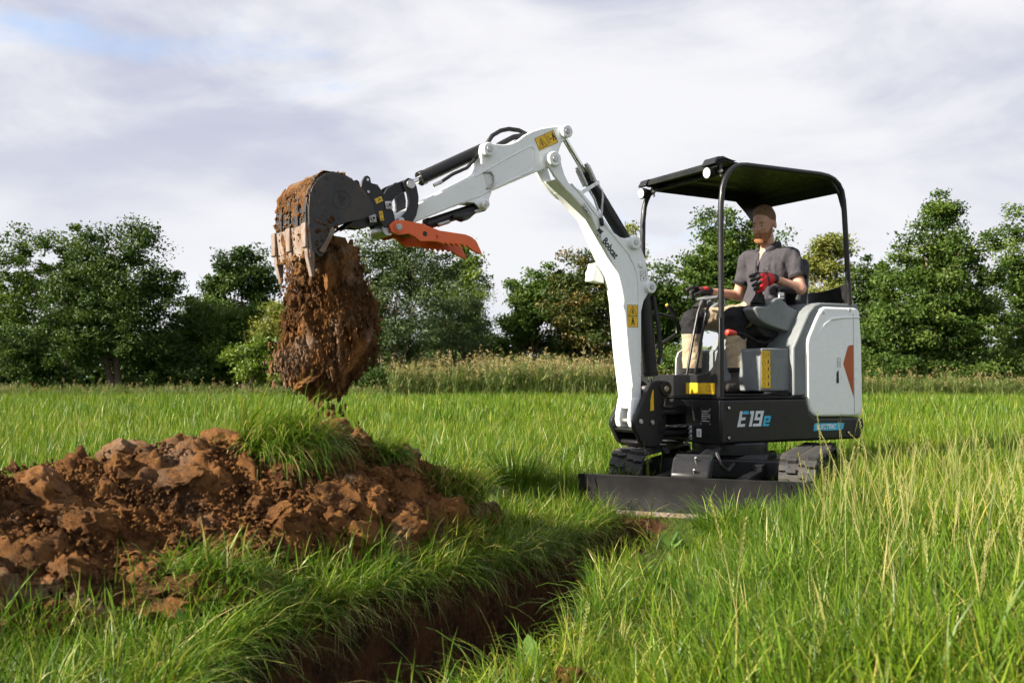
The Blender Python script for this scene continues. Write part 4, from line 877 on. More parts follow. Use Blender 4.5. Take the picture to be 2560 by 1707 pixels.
sub('weld_seam', MB().tube([(x, aw, z) for x, z in ((1.343, 2.115), (1.10, 2.262), (.935, 2.357), (.905, 2.363), (.878, 2.345), (.885, 2.27), (.900, 2.213), (.93, 2.19), (1.229, 2.045))], .005, 6), W_, arm)
hb = sub('hose_guard', MB().tube([(1.285, aw + .003, 2.145), (1.235, aw + .012, 2.156), (1.212, aw + .012, 2.13), (1.205, aw + .012, 2.085), (1.22, aw + .012, 2.06), (1.258, aw + .003, 2.046)], .0065, 8), STEEL, arm); sub('guard_plate', MB().prism([(1.278, 2.135), (1.226, 2.146), (1.212, 2.08), (1.255, 2.062)], aw + .0005, aw + .004), PLATE, hb)
ar_, au_ = Vector((-.888 + .733, 0, 2.498 - 2.419)).normalized() * 1, Vector((.0, 0, 0)); ar_ = Vector((-.155, 0, .079)).normalized(); au_ = Vector((0, 1, 0)).cross(ar_)
sticker(arm, (.790, aw + .0008, 2.419), ar_, au_, .172, .088, frame_outline(-.086, -.044, .086, .044, .002) + [[(.001, -.042), (.003, -.042), (.003, .042), (.001, .042)]] + tri_outline(-.043, -.006, .072, .0038) + figure(-.043, -.010, .030) + frame_outline(.012, -.028, .026, .022, .002) + [[(.030, -.004), (.050, -.004), (.050, .0), (.030, .0)], [(.028, -.002), (.035, -.009), (.035, .005)], [(.052, -.002), (.045, -.009), (.045, .005)]] + figure(.067, .0, .055))
# ---- hydraulic cylinders
def cylinder(name, a, b, r, frac, rod, y=0.0, eye=.036, label=None):
    a, b = Vector((a[0], y, a[1])), Vector((b[0], y, b[1])); d = (b - a).normalized(); m = a.lerp(b, frac)
    mb = MB().cyl(a + d * .02, m, r, seg=22).cyl(m - d * .035, m + d * .004, r * 1.10, seg=22); mb.cyl(a - Vector((0, .045, 0)), a + Vector((0, .045, 0)), eye, seg=18)
    o = part(name, mb, BK, 'B', .003, label)
    sub('piston_rod', MB().cyl(m, b, rod, seg=16), CHROME, o); sub('rod_eye', MB().cyl(b - Vector((0, .042, 0)), b + Vector((0, .042, 0)), eye * .92, seg=18), BK, o, .003)
    return o
ac = cylinder('arm_cylinder', (.045, 1.80), (.610, 2.496), .044, .66, .019, -.005)
sub('hydraulic_hose', MB().tube([(.40, .05, 2.19), (.36, .055, 2.14), (.24, .05, 1.98), (.12, .05, 1.86)], .011, 8), HOSE, ac)
lc = cylinder('lift_cylinder', (-.105, 1.475), (-.185, .748), .050, .86, .024, 0)
sub('hydraulic_hose', MB().tube([(-.165, .04, 1.42), (-.20, .055, 1.2), (-.215, .06, 1.0), (-.205, .05, .93)], .016, 8), HOSE, lc)
sub('hose_fitting', MB().cyl((-.215, .055, .985), (-.212, .052, .93), .016, seg=12), STEEL, lc, .002); sub('hose_tag', MB().cyl((-.216, .058, 1.005), (-.215, .056, .985), .0165, seg=12), YEL, lc)
bc = cylinder('bucket_cylinder', (1.235, 2.318), (1.805, 2.020), .042, .83, .019, 0)
sub('hydraulic_hose', MB().tube([(1.34, .05, 2.225), (1.40, .055, 2.165), (1.50, .052, 2.115), (1.585, .05, 2.055), (1.60, .05, 2.045)], .011, 8), HOSE, bc)
sub('hose_fitting', MB().cyl((1.58, .05, 2.058), (1.635, .05, 2.028), .012, seg=10), STEEL, bc, .002)
tc_ = cylinder('thumb_cylinder', (1.275, 1.935), (1.80, 1.735), .034, .74, .016, 0)
sub('hydraulic_hose', MB().tube([(1.33, .03, 1.895), (1.40, .05, 1.862), (1.45, .06, 1.845), (1.50, .05, 1.845)], [.014, .030, .032, .016], 10), HOSE, tc_)
sub('hose_fitting', MB().cyl((1.285, .045, 1.915), (1.34, .045, 1.890), .012, seg=10).cyl((1.52, .04, 1.815), (1.60, .035, 1.785), .014, seg=10), STEEL, tc_, .002)
hs = part('arm_hose', MB().tube([(1.205, -.02, 2.33), (1.198, -.02, 2.37), (1.164, -.02, 2.418), (1.10, -.02, 2.46), (1.036, -.02, 2.480), (.955, -.02, 2.482), (.90, -.02, 2.466), (.84, -.02, 2.44)], .015, 10), HOSE, 'B', 0)
part('arm_hose', MB().tube([(1.15, .02, 2.345), (1.10, .02, 2.375), (1.02, .02, 2.42), (.94, .02, 2.44), (.86, .02, 2.44)], .018, 10), HOSE, 'B', 0)
# ---- linkage, coupler
def arc_link(pts_out, pts_in): return pts_out + pts_in[::-1]
lr = arc_link([(1.835, 2.048), (1.80, 2.040), (1.778, 2.00), (1.764, 1.94), (1.765, 1.88), (1.780, 1.82), (1.812, 1.765), (1.85, 1.742)], [(1.87, 2.02), (1.855, 1.985), (1.84, 1.95), (1.832, 1.91), (1.835, 1.87), (1.85, 1.835), (1.88, 1.805), (1.905, 1.785)])
ll = arc_link([(1.80, 2.02), (1.815, 2.045), (1.86, 2.032), (1.92, 2.005), (1.965, 1.972), (1.995, 1.925), (2.0, 1.88)], [(1.815, 1.985), (1.84, 1.965), (1.87, 1.952), (1.905, 1.93), (1.925, 1.905), (1.94, 1.875), (1.955, 1.842)])
lk_ = part('idler_link', MB().prism(lr, .074, .096).prism(lr, -.096, -.074), BK, 'B', .004)
pins(lk_, [(1.822, 2.008, .028)], .108)
l2 = part('bucket_link', MB().prism(ll, .050, .072).prism(ll, -.072, -.050), BK, 'B', .004)
cp = [(2.150, 1.945), (2.137, 1.995), (2.118, 2.028), (2.100, 2.034), (2.084, 2.022), (2.078, 1.991), (2.035, 1.986), (2.011, 1.955), (1.987, 1.929), (1.985, 1.890), (1.96, 1.858), (1.930, 1.838), (1.915, 1.765), (1.94, 1.735), (1.993, 1.728), (2.045, 1.79), (2.09, 1.860), (2.13, 1.893)]
mb = MB(); 
for s_ in (-1, 1): mb.prism(cp, s_ * .066, s_ * .088)
mb.prism([(2.13, 1.94), (2.07, 1.975), (2.02, 1.94), (1.99, 1.89), (2.02, 1.80), (2.06, 1.83), (2.11, 1.90)], -.066, .066)
cpl = part('quick_coupler', mb, BK, 'B', .005)
for x, z in ((1.965, 1.868), (2.070, 1.778)):
    q = sub('lock_plate', MB().prism([(x - .026, z - .022), (x + .022, z - .028), (x + .028, z + .02), (x - .02, z + .027)], .088, .098), STEEL, cpl, .004); sub('pin', MB().cyl((x, -.09, z), (x, .106, z), .017, seg=16), STEEL, q, .002); sub('pin_hole', MB().cyl((x, .1062, z), (x, .1068, z), .009, seg=12), INK, q)
sub('lifting_eye', MB().cyl((2.102, .055, 2.008), (2.102, .0895, 2.008), .009, seg=12), STEEL, cpl); sub('bolt', MB().cyl((2.098, .08, 1.935), (2.098, .093, 1.935), .010, seg=10), STEEL, cpl, .001)
cr, cu_ = Vector((-.05, 0, .025)).normalized(), Vector((.025, 0, .05)).normalized()
sticker(cpl, (2.030, .0888, 1.893), cr, cu_, .052, .034, frame_outline(-.026, -.017, .026, .017, .0012) + [[(-.012, -.008), (-.008, -.010), (.010, .006), (.006, .009)], [(.012, -.008), (.016, -.006), (.008, .008), (.004, .006)]])
sticker(cpl, (2.012, .0888, 1.800), Vector((-.06, 0, .012)).normalized(), Vector((.012, 0, .06)).normalized(), .028, .060, frame_outline(-.014, -.030, .014, .030, .0012) + [[(-.006, .006), (.006, .010), (.004, .014), (-.008, .010)], [(-.008, -.022), (.008, -.022), (.0, -.014)]])
hook = part('bucket_ear', MB().prism([(2.26, 1.688), (2.235, 1.722), (2.17, 1.768), (2.10, 1.80), (2.04, 1.80), (2.015, 1.765), (2.06, 1.738), (2.12, 1.722), (2.19, 1.722), (2.23, 1.708)], -.064, -.030).prism([(2.26, 1.688), (2.235, 1.722), (2.17, 1.768), (2.10, 1.80), (2.04, 1.80), (2.015, 1.765), (2.06, 1.738), (2.12, 1.722), (2.19, 1.722), (2.23, 1.708)], .030, .064), BSTEEL, 'B', .003)
# ---- bucket
BWD = .268
curve = [(2.135, 1.775), (2.150, 1.825), (2.178, 1.868), (2.225, 1.922), (2.275, 1.958), (2.33, 1.980), (2.388, 1.986), (2.440, 1.974), (2.488, 1.940), (2.518, 1.895), (2.535, 1.845), (2.540, 1.76), (2.536, 1.66), (2.524, 1.545)]
inner = []
for i, (x, z) in enumerate(curve):
    a, b = curve[max(i - 1, 0)], curve[min(i + 1, len(curve) - 1)]; tx, tz = b[0] - a[0], b[1] - a[1]; l = math.hypot(tx, tz); inner.append((x + tz / l * .014, z - tx / l * .014))
shell = MB()
for i in range(len(curve) - 1): shell.prism([curve[i], curve[i + 1], inner[i + 1], inner[i]], -BWD + .008, BWD - .008)
bucket = part('bucket', shell, BSTEEL, 'B', 0, angle=50)
opening = [(2.47, 1.50), (2.44, 1.53), (2.415, 1.60), (2.392, 1.655), (2.36, 1.69), (2.31, 1.712), (2.22, 1.738)]
for s_ in (1, -1):
    sub('side_plate', MB().prism(curve + opening, s_ * (BWD - .010), s_ * BWD), BSTEEL, bucket, .002)
    sub('side_cutter', MB().prism([(2.405, 1.68), (2.385, 1.66), (2.422, 1.585), (2.452, 1.525), (2.482, 1.535), (2.44, 1.60)], s_ * BWD, s_ * (BWD + .014)), SCUFF, bucket, .003)
sub('lip_plate', MB().prism([(2.552, 1.685), (2.538, 1.685), (2.520, 1.545), (2.508, 1.50), (2.530, 1.495)], -BWD - .004, BWD + .004), SCUFF, bucket, .003)
for y in (-.245, .0, .245):
    t_ = sub('tooth', MB().prism([(2.556, 1.620), (2.545, 1.625), (2.500, 1.535), (2.503, 1.395), (2.516, 1.392), (2.545, 1.50)], y - .021, y + .021), SCUFF, bucket, .004)
    sub('tooth_adapter', MB().prism([(2.566, 1.690), (2.553, 1.690), (2.545, 1.55), (2.562, 1.555)], y - .030, y + .030), SCUFF, t_, .004)
for y in (-.16, -.03, .10, .225):
    mb = MB()
    for i in range(4, len(curve) - 1):
        a, b = curve[i], curve[i + 1]; n0 = (a[0] - inner[i][0], a[1] - inner[i][1]); n1 = (b[0] - inner[i + 1][0], b[1] - inner[i + 1][1])
        mb.prism([a, b, (b[0] + n1[0] * .75, b[1] + n1[1] * .75), (a[0] + n0[0] * .75, a[1] + n0[1] * .75)], y - .022, y + .022)
    sub('wear_strip', mb, BSTEEL, bucket, 0)
for x, z in ((2.337, 1.957), (2.435, 1.945), (2.505, 1.868)):
    flat([[(-.012, .004), (-.003, -.003), (.001, -.014), (.005, -.003), (.014, .005), (.004, .006), (-.002, .014)]], INK, bucket, (x, BWD + .0004, z), NR, UPZ, 'notch')
def embossed(parent, o, mat, k=1.0, ring=True):
    e = [[(a * k * 1.3, b * k * 1.3) for a, b in p] for p in ([(-.012, .045), (-.004, .022), (.026, .010), (.012, .002), (.004, -.014), (-.010, -.010), (-.022, .008), (-.014, .022)], [(-.022, -.020), (-.012, -.020), (-.012, -.012)], [(.0, -.026), (.012, -.020), (.004, -.018)])]
    if ring:
        for i in range(20):
            a0, a1 = i / 20 * 6.283, (i + 1) / 20 * 6.283; e.append([(math.cos(a) * r * k, math.sin(a) * r * k) for a, r in ((a0, .062), (a1, .062), (a1, .058), (a0, .058))])
    flat(e, mat, parent, o, NR, UPZ, 'embossed_emblem', .0008)
embossed(bucket, (2.345, BWD + .0004, 1.835), INK, .9)
# soil caked on the bucket back
def caked():
    V = []; F = []; r_ = np.random.RandomState(4); nu, nv = 70, 60
    ys = np.linspace(-BWD + .01, BWD - .012, nu); C = np.array(curve[5:] + [(2.530, 1.50)]); N_ = np.array([(a[0] - b[0], a[1] - b[1]) for a, b in zip(curve[5:], inner[5:])] + [(.014, 0)]) / .014
    t = np.linspace(0, len(C) - 1.001, nv); i0 = t.astype(int); fr = (t - i0)[:, None]; P = C[i0] * (1 - fr) + C[i0 + 1] * fr; NN = N_[i0] * (1 - fr) + N_[i0 + 1] * fr
    T, Y = np.meshgrid(np.linspace(0, 1, nv), ys, indexing='ij'); q = np.stack([T * 7, Y * 14, 0 * T], -1)
    h = .030 * (fbm(q, 4) + .09 + .26 * smooth(.75, .35, T) - .55 * smooth(.58, .66, T) * smooth(.80, .72, T)) + .010 * fbm(q * 4, 3); h = np.clip(h, -.006, .045) + .004
    X = P[:, 0][:, None] + NN[:, 0][:, None] * h; Z = P[:, 1][:, None] + NN[:, 1][:, None] * h; V = np.stack([X, Y, Z], -1).reshape(-1, 3); idx = np.arange(nu * nv).reshape(nv, nu)
    Fq = np.stack([idx[:-1, :-1], idx[1:, :-1], idx[1:, 1:], idx[:-1, 1:]], -1).reshape(-1, 4)
    link('caked_soil', np_mesh('caked_soil', V, [Fq]), M_SOIL_R, bucket)
    n = 260; y = r_.uniform(-BWD, BWD, n); k = r_.randint(0, nv, n); s = r_.uniform(.004, .014, n); Q = ICO[None] * (s[:, None, None] * r_.uniform(.6, 1.3, (n, 12, 1))) + np.stack([P[k, 0] + NN[k, 0] * .012, y, P[k, 1] + NN[k, 1] * .012], -1)[:, None]
    o = link('soil_crumbs', np_mesh('soil_crumbs', Q.reshape(-1, 3), [(ICF[None] + (np.arange(n) * 12)[:, None, None]).reshape(-1, 3)], smooth=False), M_SOIL_R, bucket); o['kind'] = 'stuff'
    # blobs on the near side plate
    n = 40; x = r_.uniform(2.36, 2.50, n); z = r_.uniform(1.52, 1.74, n); k = (x > 2.40) | (z > 1.68); x, z = x[k], z[k]; n = len(x); s = r_.uniform(.004, .016, n)
    Q = ICO[None] * (s[:, None, None] * r_.uniform(.6, 1.3, (n, 12, 1))) * (1, .5, 1) + np.stack([x, np.full(n, BWD + .002), z], -1)[:, None]
    o = link('soil_smears', np_mesh('soil_smears', Q.reshape(-1, 3), [(ICF[None] + (np.arange(n) * 12)[:, None, None]).reshape(-1, 3)]), M_SOIL_R, bucket); o['kind'] = 'stuff'
caked()
# ---- thumb
th_p = [(1.955, 1.705), (1.968, 1.744), (1.94, 1.773), (1.888, 1.784), (1.812, 1.778), (1.735, 1.771), (1.678, 1.754), (1.621, 1.740), (1.534, 1.736), (1.438, 1.731), (1.393, 1.718), (1.356, 1.689), (1.329, 1.641), (1.318, 1.615), (1.340, 1.618), (1.385, 1.632), (1.432, 1.662)]
x = 1.45
while x < 1.60: th_p += [(x, 1.650), (x + .012, 1.664), (x + .030, 1.668)]; x += .037
th_p += [(1.64, 1.671), (1.70, 1.668), (1.76, 1.662), (1.795, 1.688), (1.835, 1.703), (1.90, 1.692)]
th_near = th_p; th_far = [(x, z - .012 if z < 1.70 else z) for x, z in th_p]
thumb = part('thumb', MB().prism(th_near, .085, .108), ORANGE, 'B', .003)
sub('thumb_far_plate', MB().prism(th_far, -.108, -.085), ORANGE, thumb, .003)
mb = MB(); mb.prism([(1.57, 1.690), (1.44, 1.695), (1.43, 1.712), (1.57, 1.712)], -.085, .085); mb.cyl((1.77, -.085, 1.715), (1.77, .085, 1.715), .020, seg=14); mb.prism([(1.62, 1.69), (1.58, 1.69), (1.58, 1.73), (1.62, 1.73)], -.085, .085); sub('cross_member', mb, ORANGE, thumb, .002)
sub('pin', MB().cyl((1.905, -.115, 1.738), (1.905, .116, 1.738), .021, seg=18), STEEL, thumb, .002); sub('pin_boss', boss(MB(), 1.905, 1.738, .105, .112, .036), ORANGE, thumb, .003)
sub('hole', MB().cyl((1.728, .1078, 1.712), (1.728, .1084, 1.712), .016, seg=16), INK, thumb); embossed(thumb, (1.642, .1082, 1.698), pm('orange_relief', (.40, .045, .010), .5), .42, False)
sub('pivot_tube', MB().cyl((1.965, -.085, 1.722), (1.965, .085, 1.722), .040, seg=20), STEEL, thumb, .004)
# ---- swing bracket
sb = [(-.05, .80), (-.115, .815), (-.20, .81), (-.245, .775), (-.245, .72), (-.19, .69), (-.16, .60), (-.17, .40), (-.12, .345), (-.02, .345), (.04, .375), (.075, .44), (.105, .49), (.105, .535), (.07, .585), (.035, .655), (.005, .72)]
swing = part('swing_bracket', MB().prism(sb, .104, .142).prism(sb, -.142, -.104), BK, 'B', .009, seg=3)
sub('cross_bar', MB().prism([(.06, .445), (.09, .47), (.06, .485), (-.05, .48), (-.06, .45)], -.104, .104).prism([(-.01, .345), (.035, .375), (.02, .395), (-.06, .39), (-.1, .35)], -.104, .104), BK, swing, .008)
sub('pin', MB().cyl((.042, -.148, .528), (.042, .148, .528), .018, seg=16), STEEL, swing, .003); sub('pin_head', MB().cyl((-.06, .142, .52), (-.06, .152, .52), .017, seg=14), STEEL, swing, .002)
sub('pin', MB().cyl((-.185, -.15, .755), (-.185, .158, .755), .020, seg=16), STEEL, swing, .003); sub('cylinder_ear', MB().cyl((-.185, .142, .755), (-.185, .153, .755), .052, seg=24), BK, swing, .003)
flat([[(-.012, -.075), (.020, -.072), (.018, .075), (.006, .060), (-.010, .0)]], YEL, swing, (-.055, .1425, .675), NR, UPZ, 'warning_stripe')
kn = part('swing_post', MB().box((-.27, .03, .60), (.30, .16, .06)).box((-.27, .03, .43), (.30, .16, .05)).cyl((-.17, .03, .38), (-.17, .03, .66), .055, seg=20).box((-.30, .11, .44), (.26, .05, .035)).box((-.22, .105, .585), (.20, .07, .03)), BK, 'B', .008)
sub('swing_rod', MB().cyl((-.16, .13, .486), (-.43, .13, .488), .017, seg=14), CHROME, kn); sub('swing_eye', MB().cyl((-.15, .13, .45), (-.15, .13, .525), .033, seg=18), BKM, kn, .003)

# ---- house: lower body
W2 = .465
lb = part('lower_body', MB().prism([(.42, .37), (.42, .686), (-.405, .686), (-.436, .60), (-.455, .565), (-.50, .538), (-1.0, .535), (-1.022, .50), (-1.02, .46), (-.975, .37)], -W2, W2), BK, 'H', .022, seg=4, label='black lower body with model lettering')
sub('body_edge_strip', MB().box((.005, W2 - .006, .690), (.83, .030, .006)).box((.421, .0, .690), (.018, .92, .006)), BK, lb, .002)
for x, z in ((.349, .623), (.351, .416), (-.841, .421)):
    q = sub('bolt_recess', MB().cyl((x, W2 - .004, z), (x, W2 + .0012, z), .021, seg=18), BKM, lb); sub('bolt', MB().cyl((x, W2 + .001, z), (x, W2 + .008, z), .011, seg=12), STEEL, q, .001)
sub('side_seam', MB().box((.402, W2 + .0004, .53), (.004, .0016, .30)), INK, lb); sub('tail_seam', MB().box((-.905, W2 + .0004, .45), (.004, .0016, .15)), INK, lb)
def lettering():
    o = (.272, W2 + .0008, .489); k = .109
    def it(p): return [((a + b * .26) * k * 1.02, b * k) for a, b in p]
    E = [[(0, 0), (.62, 0), (.62, .18), (.22, .18), (.22, .42), (.56, .42), (.56, .60), (.22, .60), (.22, 1.0), (0, 1.0)]]
    one = [[(.98, 0), (1.2, 0), (1.2, 1), (.86, 1), (.86, .80), (.98, .80)]]
    nine = [[(1.34, .40), (1.56, .40), (1.56, 1), (1.34, 1)], [(1.56, .82), (1.80, .82), (1.80, 1), (1.56, 1)], [(1.56, .40), (1.80, .40), (1.80, .58), (1.56, .58)], [(1.80, 0), (2.02, 0), (2.02, 1), (1.80, 1)], [(1.30, 0), (1.80, 0), (1.80, .18), (1.30, .18)]]
    flat([it(p) for p in E + one + nine], SILVER, lb, o, NR, UPZ, 'model_lettering')
    blue = [[(.28, .80), (.74, .80), (.74, 1.0), (.28, 1.0)], [(2.16, 0), (2.34, 0), (2.34, .66), (2.16, .66)], [(2.34, .50), (2.56, .50), (2.56, .66), (2.34, .66)], [(2.56, .24), (2.72, .24), (2.72, .66), (2.56, .66)], [(2.34, .24), (2.56, .24), (2.56, .37), (2.34, .37)], [(2.34, 0), (2.70, 0), (2.70, .14), (2.34, .14)]]
    flat([it(p) for p in blue], BLUE, lb, o, NR, UPZ, 'model_lettering')
    pl = [(.005, 0), (.298, 0), (.318, .010), (.330, .052), (.022, .056), (.012, .045)]
    e = flat([[(a, b) for a, b in pl]], BLUE, lb, (-.468, W2 + .0008, .442), NR, UPZ, 'electric_plate')
    text('ELECTRIC', .048, PLATE, e, (-.500, W2 + .0022, .4535), NR, UPZ, .98, .28, .0012)
lettering()
fl = part('floor_plate', MB().prism([(.415, .692), (.415, .70), (-.29, .70), (-.29, .692)], -.45, .455).prism([(.40, .701), (.40, .716), (-.255, .716), (-.27, .701)], -.40, .44), BKM, 'H', .004)
# front panel with guard and stickers (faces forward: reads towards the near side)
FRT, FUP = (0, 1, 0), (0, 0, 1)
fp = part('front_panel', MB().prism([(-W2, .696), (-W2, .855), (.26, .855), (.33, .868), (.380, .902), (.415, .955), (.436, 1.02), (.446, 1.12), (.448, 1.25), (.462, 1.25), (.462, .696)], .408, .422, 'x'), BK, 'H', .004)
sticker(fp, (.4228, .257, .757), FRT, FUP, .312, .080, frame_outline(-.156, -.04, .156, .04, .002) + tri_outline(-.10, -.004, .062, .0022) + tri_outline(-.015, -.004, .062, .0022) + book(.098, 0, .062), ink=pm('ink_ochre', (.45, .26, .01), .5))
fl_ = part('front_fascia', MB().prism([(.10, .372), (.10, .64), (.09, .675), (.46, .675), (.46, .372)], .4215, .428, 'x'), BK, 'H', .003)
for k in range(4): sub('vent_slot', MB().box((.4285, .178 + .006 * (k % 2), .592 - .028 * k), (.0012, .062 - .012 * (k in (0, 3)), .010)), INK, fl_)
npl = sub('rating_plate', MB().box((.4288, .318, .560), (.0016, .112, .118)), INK, fl_)
mk = []
for k in range(7): mk.append([(-.042, .038 - .012 * k), (.042 - .018 * (k % 3), .038 - .012 * k), (.042 - .018 * (k % 3), .041 - .012 * k), (-.042, .041 - .012 * k)])
flat(mk + frame_outline(-.036, -.01, .045, .016, .002), PLATE, npl, (.4297, .318, .560), FRT, FUP, 'plate_print', .0006)
for y, z in ((.270, .612), (.366, .612), (.270, .508), (.366, .508)): sub('rivet', MB().cyl((.429, y, z), (.433, y, z), .006, seg=10), STEEL, npl)
sp_ = sub('service_sticker', MB().box((.4288, .245, .442), (.0014, .050, .058)), PLATE, fl_); flat(frame_outline(-.010, -.012, .012, .012, .003), INK, sp_, (.4296, .245, .440), FRT, FUP, 'pictogram', .0006)
ps = sub('port_strip', MB().box((.4290, .155, .440), (.0016, .022, .096)), PLATE, fl_)
for k in range(3): sub('grease_port', MB().cyl((.429, .158, .470 - .032 * k), (.452, .162, .468 - .032 * k), .0075, seg=10), STEEL, ps, .001); sub('port_cap', MB().cyl((.430, .150, .470 - .032 * k), (.4315, .150, .470 - .032 * k), .007, seg=10), REDP, ps)
fb = part('front_recess', MB().prism([(-.46, .40), (-.46, .675), (.03, .675), (.085, .64), (.095, .40)], .4215, .4235, 'x').box((.47, -.18, .50), (.10, .34, .20)), BKM, 'H', .012)
# ---- engine covers
cover = [(-.412, .690), (-.440, .605), (-.458, .575), (-.502, .545), (-.99, .542), (-1.003, .60), (-1.000, 1.10), (-.985, 1.30), (-.978, 1.345), (-.945, 1.366), (-.60, 1.362), (-.560, 1.345), (-.508, 1.272), (-.425, 1.130), (-.412, 1.08)]
ec = part('engine_cover', MB().prism(cover, -.10, W2 + .004), W_, 'H', .020, seg=4)
part('engine_cover', MB().prism(cover, -W2 - .004, -.104), W_, 'H', .020, seg=4)
sub('cover_crease', MB().tube([(-.98, W2 + .003, 1.292), (-.80, W2 + .003, 1.286), (-.66, W2 + .003, 1.268), (-.59, W2 + .003, 1.228), (-.535, W2 + .003, 1.16)], [.006, .010, .012, .010, .003], 8), W_, ec)
sub('cover_seam', MB().box((-.906, W2 + .0042, .94), (.0035, .0012, .76)), GREY_D, ec)
for x, z in ((-.586, 1.315), (-.871, 1.339)):
    q = sub('bolt_recess', MB().cyl((x, W2 + .003, z), (x, W2 + .0052, z), .022, seg=18), W_, ec, .001); sub('bolt', MB().cyl((x, W2 + .005, z), (x, W2 + .009, z), .010, seg=12), STEEL, q)
lt = sub('latch', MB().prism([(-.716, .792), (-.716, .86), (-.722, .878), (-.740, .890), (-.742, .792)], W2 + .0042, W2 + .006), INK, ec, .001)
flat(frame_outline(-.016, -.036, .016, .036, .0018) + frame_outline(-.009, -.026, .009, .006, .0015) + [[(-.008, .018), (.008, .018), (.008, .020), (-.008, .020)]], GREY_D, ec, (-.744, W2 + .0044, .945), NR, UPZ, 'latch_decal')
flat([[(.791, .937), (.842, 1.068), (.862, 1.078), (.901, 1.081), (.899, .685)]], ORANGE_D, ec, (0, W2 + .0046, 0), NR, UPZ, 'orange_marker')
gf = part('cover_frame', MB().prism([(-.292, .70), (-.292, 1.05), (-.45, 1.315), (-.515, 1.372), (-.58, 1.392), (-.975, 1.396), (-.99, 1.37), (-.99, .70)], -.455, .452), GREY, 'H', .014, seg=3)
sb_ = part('seat_base', MB().prism([(-.005, .735), (-.012, 1.030), (-.03, 1.046), (-.36, 1.05), (-.40, .735)], -.40, .405), GREY, 'H', .022, seg=4)
m5 = []
for k in range(5):
    cy = .108 - .054 * k; m5 += [[(-.043, cy - .0275), (.043, cy - .0275), (.043, cy - .0262), (-.043, cy - .0262)]] + tri_outline(-.021, cy - .002, .036, .0016); m5 += book(.022, cy, .032) if k == 0 else figure(.022, cy, .032)
sticker(sb_, (-.064, .4063, .893), NR, UPZ, .090, .272, m5 + frame_outline(-.045, -.136, .045, .136, .0018), name='safety_sticker')
sub('door_recess', MB().prism([(-.18, .76), (-.18, .90), (-.22, .945), (-.30, .955), (-.36, .955), (-.36, .76)], .4035, .4062), GREY, sb_, .006)
st_ = part('step_bracket', MB().box((-.22, .40, .722), (.32, .06, .012)).cyl((-.09, .40, .716), (-.09, .40, .732), .05, seg=20), BKM, 'H', .003)
part('side_guard', MB().prism([(.07, .70), (.06, .98), (.035, 1.035), (-.02, 1.06), (-.40, 1.06), (-.40, .70)], -.462, -.452), W_, 'H', .003)
# ---- console, joysticks, seat
con = [(-.025, 1.336), (-.045, 1.352), (-.16, 1.358), (-.237, 1.418), (-.287, 1.428), (-.375, 1.366), (-.444, 1.342), (-.515, 1.310), (-.565, 1.265), (-.482, 1.159), (-.332, 1.181), (-.196, 1.211), (-.119, 1.233), (-.065, 1.270)]
for s_, nm in ((1, 'control_console'), (-1, 'control_console')):
    jx = 0.0 if s_ > 0 else .085; jy = 0.0 if s_ > 0 else -.045
    c = part(nm, MB().prism([(a + jx * (a > -.3), b) for a, b in con], s_ * .205, s_ * .335), GREY, 'H', .016, seg=4)
    j = part('joystick', MB().cyl((-.125 + jx, s_ * .265 + jy * .5, 1.352), (-.125 + jx, s_ * .265 + jy * .5, 1.372), .062, .058), BKM, 'H', .004); pts = []; rr = []
    for k in range(11): pts.append((-.125 - .004 * k + jx, s_ * (.265 - .0018 * k) + jy * (.5 + .05 * k), 1.365 + .0085 * k)); rr.append((.054 - .0028 * k) + (.007 if k % 2 else -.002))
    sub('rubber_boot', MB().tube(pts, rr, 18), HOSE, j); sub('grip', MB().tube([(-.165 + jx, s_ * .247 + jy, 1.44), (-.170 + jx, s_ * .243 + jy, 1.46), (-.165 + jx, s_ * .240 + jy, 1.50), (-.158 + jx, s_ * .238 + jy, 1.525 + .05 * (s_ > 0))], [.016, .019, .021, .014], 12), BKM, j)
    a = part('armrest', MB().tube([(-.275, s_ * .315, 1.480), (-.30, s_ * .315, 1.486), (-.38, s_ * .315, 1.487), (-.45, s_ * .315, 1.475)], [.018, .026, .026, .016], 12), BKM, 'H', 0)
    q = sub('armrest_post', MB().box((-.305, s_ * .32, 1.445), (.052, .018, .055)), PLATE, a, .003)
    for dx in (-.011, .012): sub('bolt', MB().cyl((-.305 + dx, s_ * .329, 1.435), (-.305 + dx, s_ * .334, 1.435), .006, seg=10), GREY_D, q)
st2 = part('seat', MB().prism([(-.18, 1.17), (-.16, 1.20), (-.17, 1.235), (-.24, 1.25), (-.60, 1.235), (-.66, 1.19), (-.62, 1.13), (-.24, 1.13)], -.235, .235), FABRIC, 'H', .03, seg=4)
sub('seat_back', MB().prism([(-.575, 1.20), (-.60, 1.40), (-.64, 1.62), (-.652, 1.70), (-.68, 1.755), (-.73, 1.755), (-.752, 1.70), (-.735, 1.55), (-.70, 1.35), (-.66, 1.18)], -.20, .20), FABRIC, st2, .045)
sub('seat_riser', MB().box((-.42, 0, 1.085), (.40, .36, .10)), BKM, st2, .01)
lv = part('console_lever', MB().tube([(.235, .355, 1.152), (.15, .352, 1.150), (.06, .345, 1.135), (-.04, .33, 1.10), (-.16, .30, 1.085), (-.26, .28, 1.12)], .0105, 10), BKM, 'H', 0)
sub('red_knob', MB().tube([(.268, .356, 1.154), (.262, .356, 1.154), (.245, .355, 1.1535), (.20, .354, 1.152), (.178, .353, 1.151)], [.010, .020, .025, .020, .016], 14), REDP, lv)
